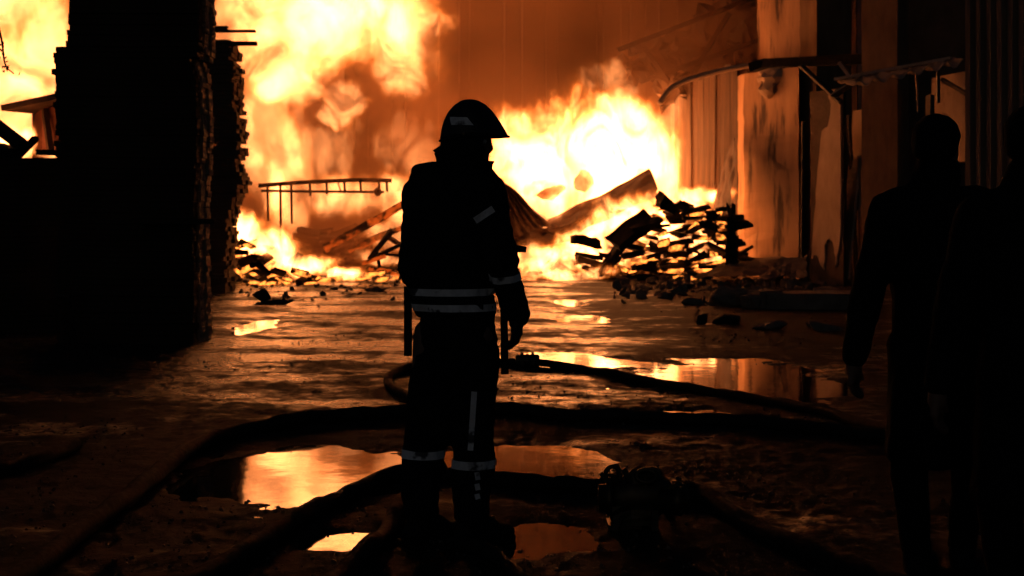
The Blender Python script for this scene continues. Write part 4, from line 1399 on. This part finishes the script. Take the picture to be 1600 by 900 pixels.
vs = []
for j, tt in enumerate((0.655, 0.73, 0.80)):
    for i in range(9):
        t = i / 8
        vs.append(helm(-(2.45 - 0.80 * t - 0.10 * j * (1 - t) + 0.12 * j * t * -1), pi / 2 * (tt + 0.03 * t), 1.012))
mb = MB().add(vs, [(j * 9 + i, j * 9 + i + 1, (j + 1) * 9 + i + 1, (j + 1) * 9 + i) for j in range(2) for i in range(8)])
me = mb.mesh('d'); me.transform(Matrix.Translation(-Vector((FP.x, FY, 0)))); link('reflective_decal', me, M['reflect'], hel)
me = MB().tube([helm(-1.75, pi / 2 * 0.96, 1.0), helm(-1.75, pi / 2 * 0.96, 1.05)], 0.006, 8).mesh('b'); me.transform(Matrix.Translation(-Vector((FP.x, FY, 0)))); link('rivet', me, M['brass'], hel)
# neck guard hanging from the back rim, flaring at its hem
vs = []
nA = 24
for j, (zz, g) in enumerate(((0.0, 0.96), (-0.03, 1.0), (-0.052, 1.24), (-0.075, 1.03), (-0.12, 0.9))):
    for i in range(nA + 1):
        ph = R(62) + (2 * pi - R(124)) * i / nA
        p = helm(ph, pi / 2)
        wob = 1 + 0.03 * math.sin(ph * 9 + j)
        vs.append(Vector((cc.x + (p.x - cc.x) * g * wob - 0.004 * j * 0, cc.y + (p.y - cc.y) * g * wob, cc.z + zz - 0.006)))
fs = [(j * (nA + 1) + i, j * (nA + 1) + i + 1, (j + 1) * (nA + 1) + i + 1, (j + 1) * (nA + 1) + i) for j in range(4) for i in range(nA)]
mb = MB().add(vs, fs)
mb.add([cc + (p - cc) * 0.97 for p in vs], [q[::-1] for q in fs])
place(mb.mesh('neck_guard', True), 'neck_guard', M['cloth'], root)
# stand-up collar, open at the throat
vs = []
for j, (zz, g) in enumerate(((0.0, 1.0), (0.045, 0.95), (0.085, 1.0), (0.10, 1.06))):
    for i in range(29):
        a = 2 * pi * i / 28
        p = f(724, 283) + Vector((0.122 * math.cos(a) * g + 0.004, 0.105 * math.sin(a) * g, zz * (1 - 0.18 * math.cos(a)) + 0.006 * math.sin(a * 5)))
        vs.append(p)
fs = [(j * 29 + i, j * 29 + i + 1, (j + 1) * 29 + i + 1, (j + 1) * 29 + i) for j in range(3) for i in range(28)]
c0 = f(724, 283)
mb = MB().add(vs, fs); mb.add([Vector((c0.x + (p.x - c0.x) * 0.93, c0.y + (p.y - c0.y) * 0.93, p.z)) for p in vs], [q[::-1] for q in fs])
place(mb.mesh('collar', True), 'collar', M['cloth'], root)
# rolled hood on the shoulder, radio on the chest, hanging straps
place(flesh([(f(652, 268, 0.02), (0.03, 0.06, 0.034), f(678, 266, 0.0), (0.04, 0.06, 0.04)), (f(650, 280, 0.03), 0.035, f(690, 280, 0.0), 0.05)], 0.009, 3), 'rolled_hood', M['cloth'], root)
rd = part(MB().box(f(800, 388, -0.12), (0.05, 0.045, 0.035), rotm(0, 0.25, 0), 0.004), 'radio', M['rubber'], root, bevel=0.004)
me = MB().tube([f(806, 387, -0.12), f(822, 389, -0.12)], [0.016, 0.012], 8).mesh('k'); me.transform(Matrix.Translation(-Vector((FP.x, FY, 0)))); link('radio_knob', me, M['rubber'], rd)
part(MB().bar(f(637, 448, 0.02), f(637, 557, 0.02), 0.034, 0.012, Vector((0, -1, 0))), 'strap', M['rubber'], root)
part(MB().bar(f(787, 478, 0.03), f(789, 586, 0.03), 0.032, 0.012, Vector((0, -1, 0))), 'strap', M['rubber'], root)
# reflective tape
for c, ax, w in ((f(706, 455), (0, 0, 1), 0.030), (f(708, 479), (0, 0, 1), 0.030)):
    part(cuff(jb, c, ax, w, n=48), 'hem_tape', M['reflect'], root)
part(tape(jb, (742, 345), (771, 326), 11), 'arm_tape', M['reflect'], root)
part(cuff(jb, f(789, 431, -0.12), (0.12, 0.2, -1), 0.03, rmax=0.085), 'sleeve_tape', M['reflect'], root)
part(cuff(tb_, f(660, 709, 0.02), (0.02, 0, 1), 0.034, rmax=0.13), 'knee_tape', M['reflect'], root)
part(cuff(tb_, f(738, 721, -0.03), (0, 0, 1), 0.036, rmax=0.13), 'knee_tape', M['reflect'], root)
part(tape(tb_, (741, 612), (735, 704), 9), 'side_tape', M['reflect'], root)
for y0, y1 in ((738, 750), (756, 766), (772, 780)):
    part(tape(tb_, (745, y0), (747, y1), 8, 4), 'side_tape', M['reflect'], root)


# ---- the man walking off at the right, and a third figure cut by the frame
def civilian(Y, dx, label, scale=1.0, hand=True, fold=1):
    base = gnd(0, HOR + CAMZ * F / Y)
    x0 = (1465 + dx - 800) / F * Y
    root = thing('person', label, 'person', (x0, Y, 0), 'dark figures walking off at the frame edge')
    zt = 1.80 * scale

    def g(h, x=0.0, y=0.0):
        return Vector((x0 + x * scale, Y + y, h * zt))
    # heights as fractions of stature
    LH = g(0.42, -0.335, -0.02)
    arms = [(g(0.79, -0.19, 0.0), 0.078, g(0.60, -0.285, -0.02), 0.068), (g(0.60, -0.285, -0.02), 0.068, g(0.475, -0.33, -0.02), 0.05),
            (g(0.79, 0.20, 0.02), 0.078, g(0.60, 0.27, 0.04), 0.068), (g(0.60, 0.27, 0.04), 0.068, g(0.47, 0.26, 0.12), 0.05)]
    core = [(g(0.80, -0.14), (0.10, 0.10, 0.08), g(0.80, 0.15), (0.10, 0.10, 0.08)), (g(0.84, -0.03), (0.09, 0.09, 0.06), g(0.78, 0), (0.17, 0.12, 0.1)),
            (g(0.76), (0.20, 0.135, 0.12), g(0.56), (0.18, 0.13, 0.1)), (g(0.56), (0.18, 0.13, 0.1), g(0.46), (0.19, 0.14, 0.06)), (g(0.46), (0.19, 0.14, 0.06), g(0.26), (0.215, 0.165, 0.05))]
    legs = [(g(0.48, -0.09), 0.105, g(0.27, -0.10, 0.06), 0.078), (g(0.27, -0.10, 0.06), 0.078, g(0.06, -0.10, -0.05), 0.058),
            (g(0.48, 0.09), 0.105, g(0.27, 0.10, -0.1), 0.078), (g(0.27, 0.10, -0.1), 0.078, g(0.06, 0.11, 0.05), 0.058), (g(0.50, -0.05), (0.15, 0.12, 0.08), g(0.48, 0.05), (0.15, 0.12, 0.08))]
    h = g(0.935, 0.005)
    head = [(h + Vector((-0.01, 0.0, 0.015)), (0.082, 0.092, 0.098), h + Vector((0.02, 0.012, -0.04)), (0.06, 0.068, 0.07)), (h + Vector((0.0, 0, -0.08)), 0.058, g(0.83, 0.0), 0.066),
            (h + Vector((0.065, 0.04, -0.01)), 0.012, h + Vector((0.086, 0.055, -0.035)), 0.012), (h + Vector((0.06, 0.035, -0.075)), 0.03, h + Vector((0.065, 0.04, -0.085)), 0.022),
            (h + Vector((0.07, 0.04, -0.055)), 0.012, h + Vector((0.076, 0.045, -0.057)), 0.010)]
    slim = lambda L: [(a, (r * 0.7 if not hasattr(r, '__len__') else [q * 0.75 for q in r]), b, (s_ * 0.7 if not hasattr(s_, '__len__') else [q * 0.75 for q in s_])) for a, r, b, s_ in L]
    place(flesh(head + slim(arms + core + legs), 0.012, 3), 'body', M['skin'], root)
    place(flesh(arms + core, 0.014, 5, 0.008, 9.0, dx), 'jacket', M['cloth2'], root)
    place(flesh(legs, 0.014, 4, 0.008, 8.0, dx + 3), 'trousers', M['cloth2'], root)
    for sx, yy in ((-0.10, -0.05), (0.11, 0.05)):
        c = g(0, sx, yy); c.z = 0
        place(flesh([(c + Vector((0, 0, 0.10)), 0.055, c + Vector((0, 0, 0.04)), (0.05, 0.055, 0.04)), (c + Vector((-0.01, -0.03, 0.04)), 0.042, c + Vector((0.09, 0.15, 0.034)), (0.046, 0.046, 0.033))], 0.01, 3), 'shoe', M['rubber'], root)
    place(flesh(glove(g(0.465, -0.332, -0.02), (0.0, 0.05, -1), (0.6, 0.5, -0.1), (0.5, 0.8, 0), 0.95, 0.0105, 0.7), 0.0055, 2), 'hand', M['skin'], root)
    place(flesh(glove(g(0.465, 0.26, 0.12), (0.0, 0.1, -1), (-0.6, 0.5, -0.1), (-0.3, 0.9, 0), 0.95, 0.0105, 0.7), 0.0055, 2), 'hand', M['skin'], root)
    # knitted cap
    place(flesh([(h + Vector((-0.012, -0.002, 0.030)), (0.094, 0.102, 0.092), h + Vector((-0.02, -0.012, -0.03)), (0.086, 0.092, 0.05))], 0.01, 4, 0.003, 30), 'cap', M['cloth2'], root)
    place(flesh([(g(0.85, -0.01), (0.098, 0.095, 0.04), g(0.888, 0.0), (0.086, 0.088, 0.035))], 0.01, 3, 0.006, 14), 'collar', M['cloth2'], root)
    return root


civilian(5.55, 0, 'person in dark jacket and cap walking off past the pillars', 1.0)
civilian(4.75, 150, 'dark figure mostly cut off by the frame edge before the ribs', 0.985)

# ------------------------------------------------------------------ smoke hanging round the fire
sm = bpy.data.materials.new('fire_smoke')
sm.use_nodes = True
s = NT(sm.node_tree)
s.n.clear()
out = s.new('ShaderNodeOutputMaterial')
pv = s.new('ShaderNodeVolumePrincipled')
pv.inputs['Color'].default_value = (0.50, 0.29, 0.17, 1)
P = s.new('ShaderNodeNewGeometry').outputs['Position']
billow = s.noise(s.vm('MULTIPLY', P, (1.0, 1.0, 0.8)), 0.30, 4.0, 0.6, dist=0.6)
s.l.new(s.smooth(billow, 0.36, 0.68, 0.015, 0.17), pv.inputs['Density'])
sm.cycles.volume_step_rate = 0.35
pv.inputs['Anisotropy'].default_value = 0.25
s.l.new(pv.outputs[0], out.inputs['Volume'])
o = MB().box((0, 46.5, 9.0), (90, 32, 20)).build('smoke', sm)
tag(o, 'brown smoke glowing with firelight behind the yard', 'smoke', kind='stuff')

for k, (px, py, rx, ry, Y, dep, den) in enumerate(((505, 385, 135, 62, 31.2, 1.3, 0.17), (385, 300, 42, 130, 33.6, 1.0, 0.28), (690, 215, 90, 70, 36.5, 1.5, 0.22))):
    m2 = sm.copy()
    m2.name = 'smoke_puff'
    dn = m2.node_tree.nodes['Principled Volume'].inputs['Density']
    m2.node_tree.links.remove(dn.links[0])
    dn.default_value = den
    me = stone_mesh(200 + k, 4, 0.35)
    me.materials.append(m2)
    o = link('smoke', me, loc=at(px, py, Y))
    o.scale = (rx / F * Y, dep, ry / F * Y)
    tag(o, ('thick brown smoke lying low before the skeletal rack', 'column of smoke beside the charred lumber stack', 'dark smoke rolling between the fireball and the white blaze')[k], 'smoke', kind='stuff')
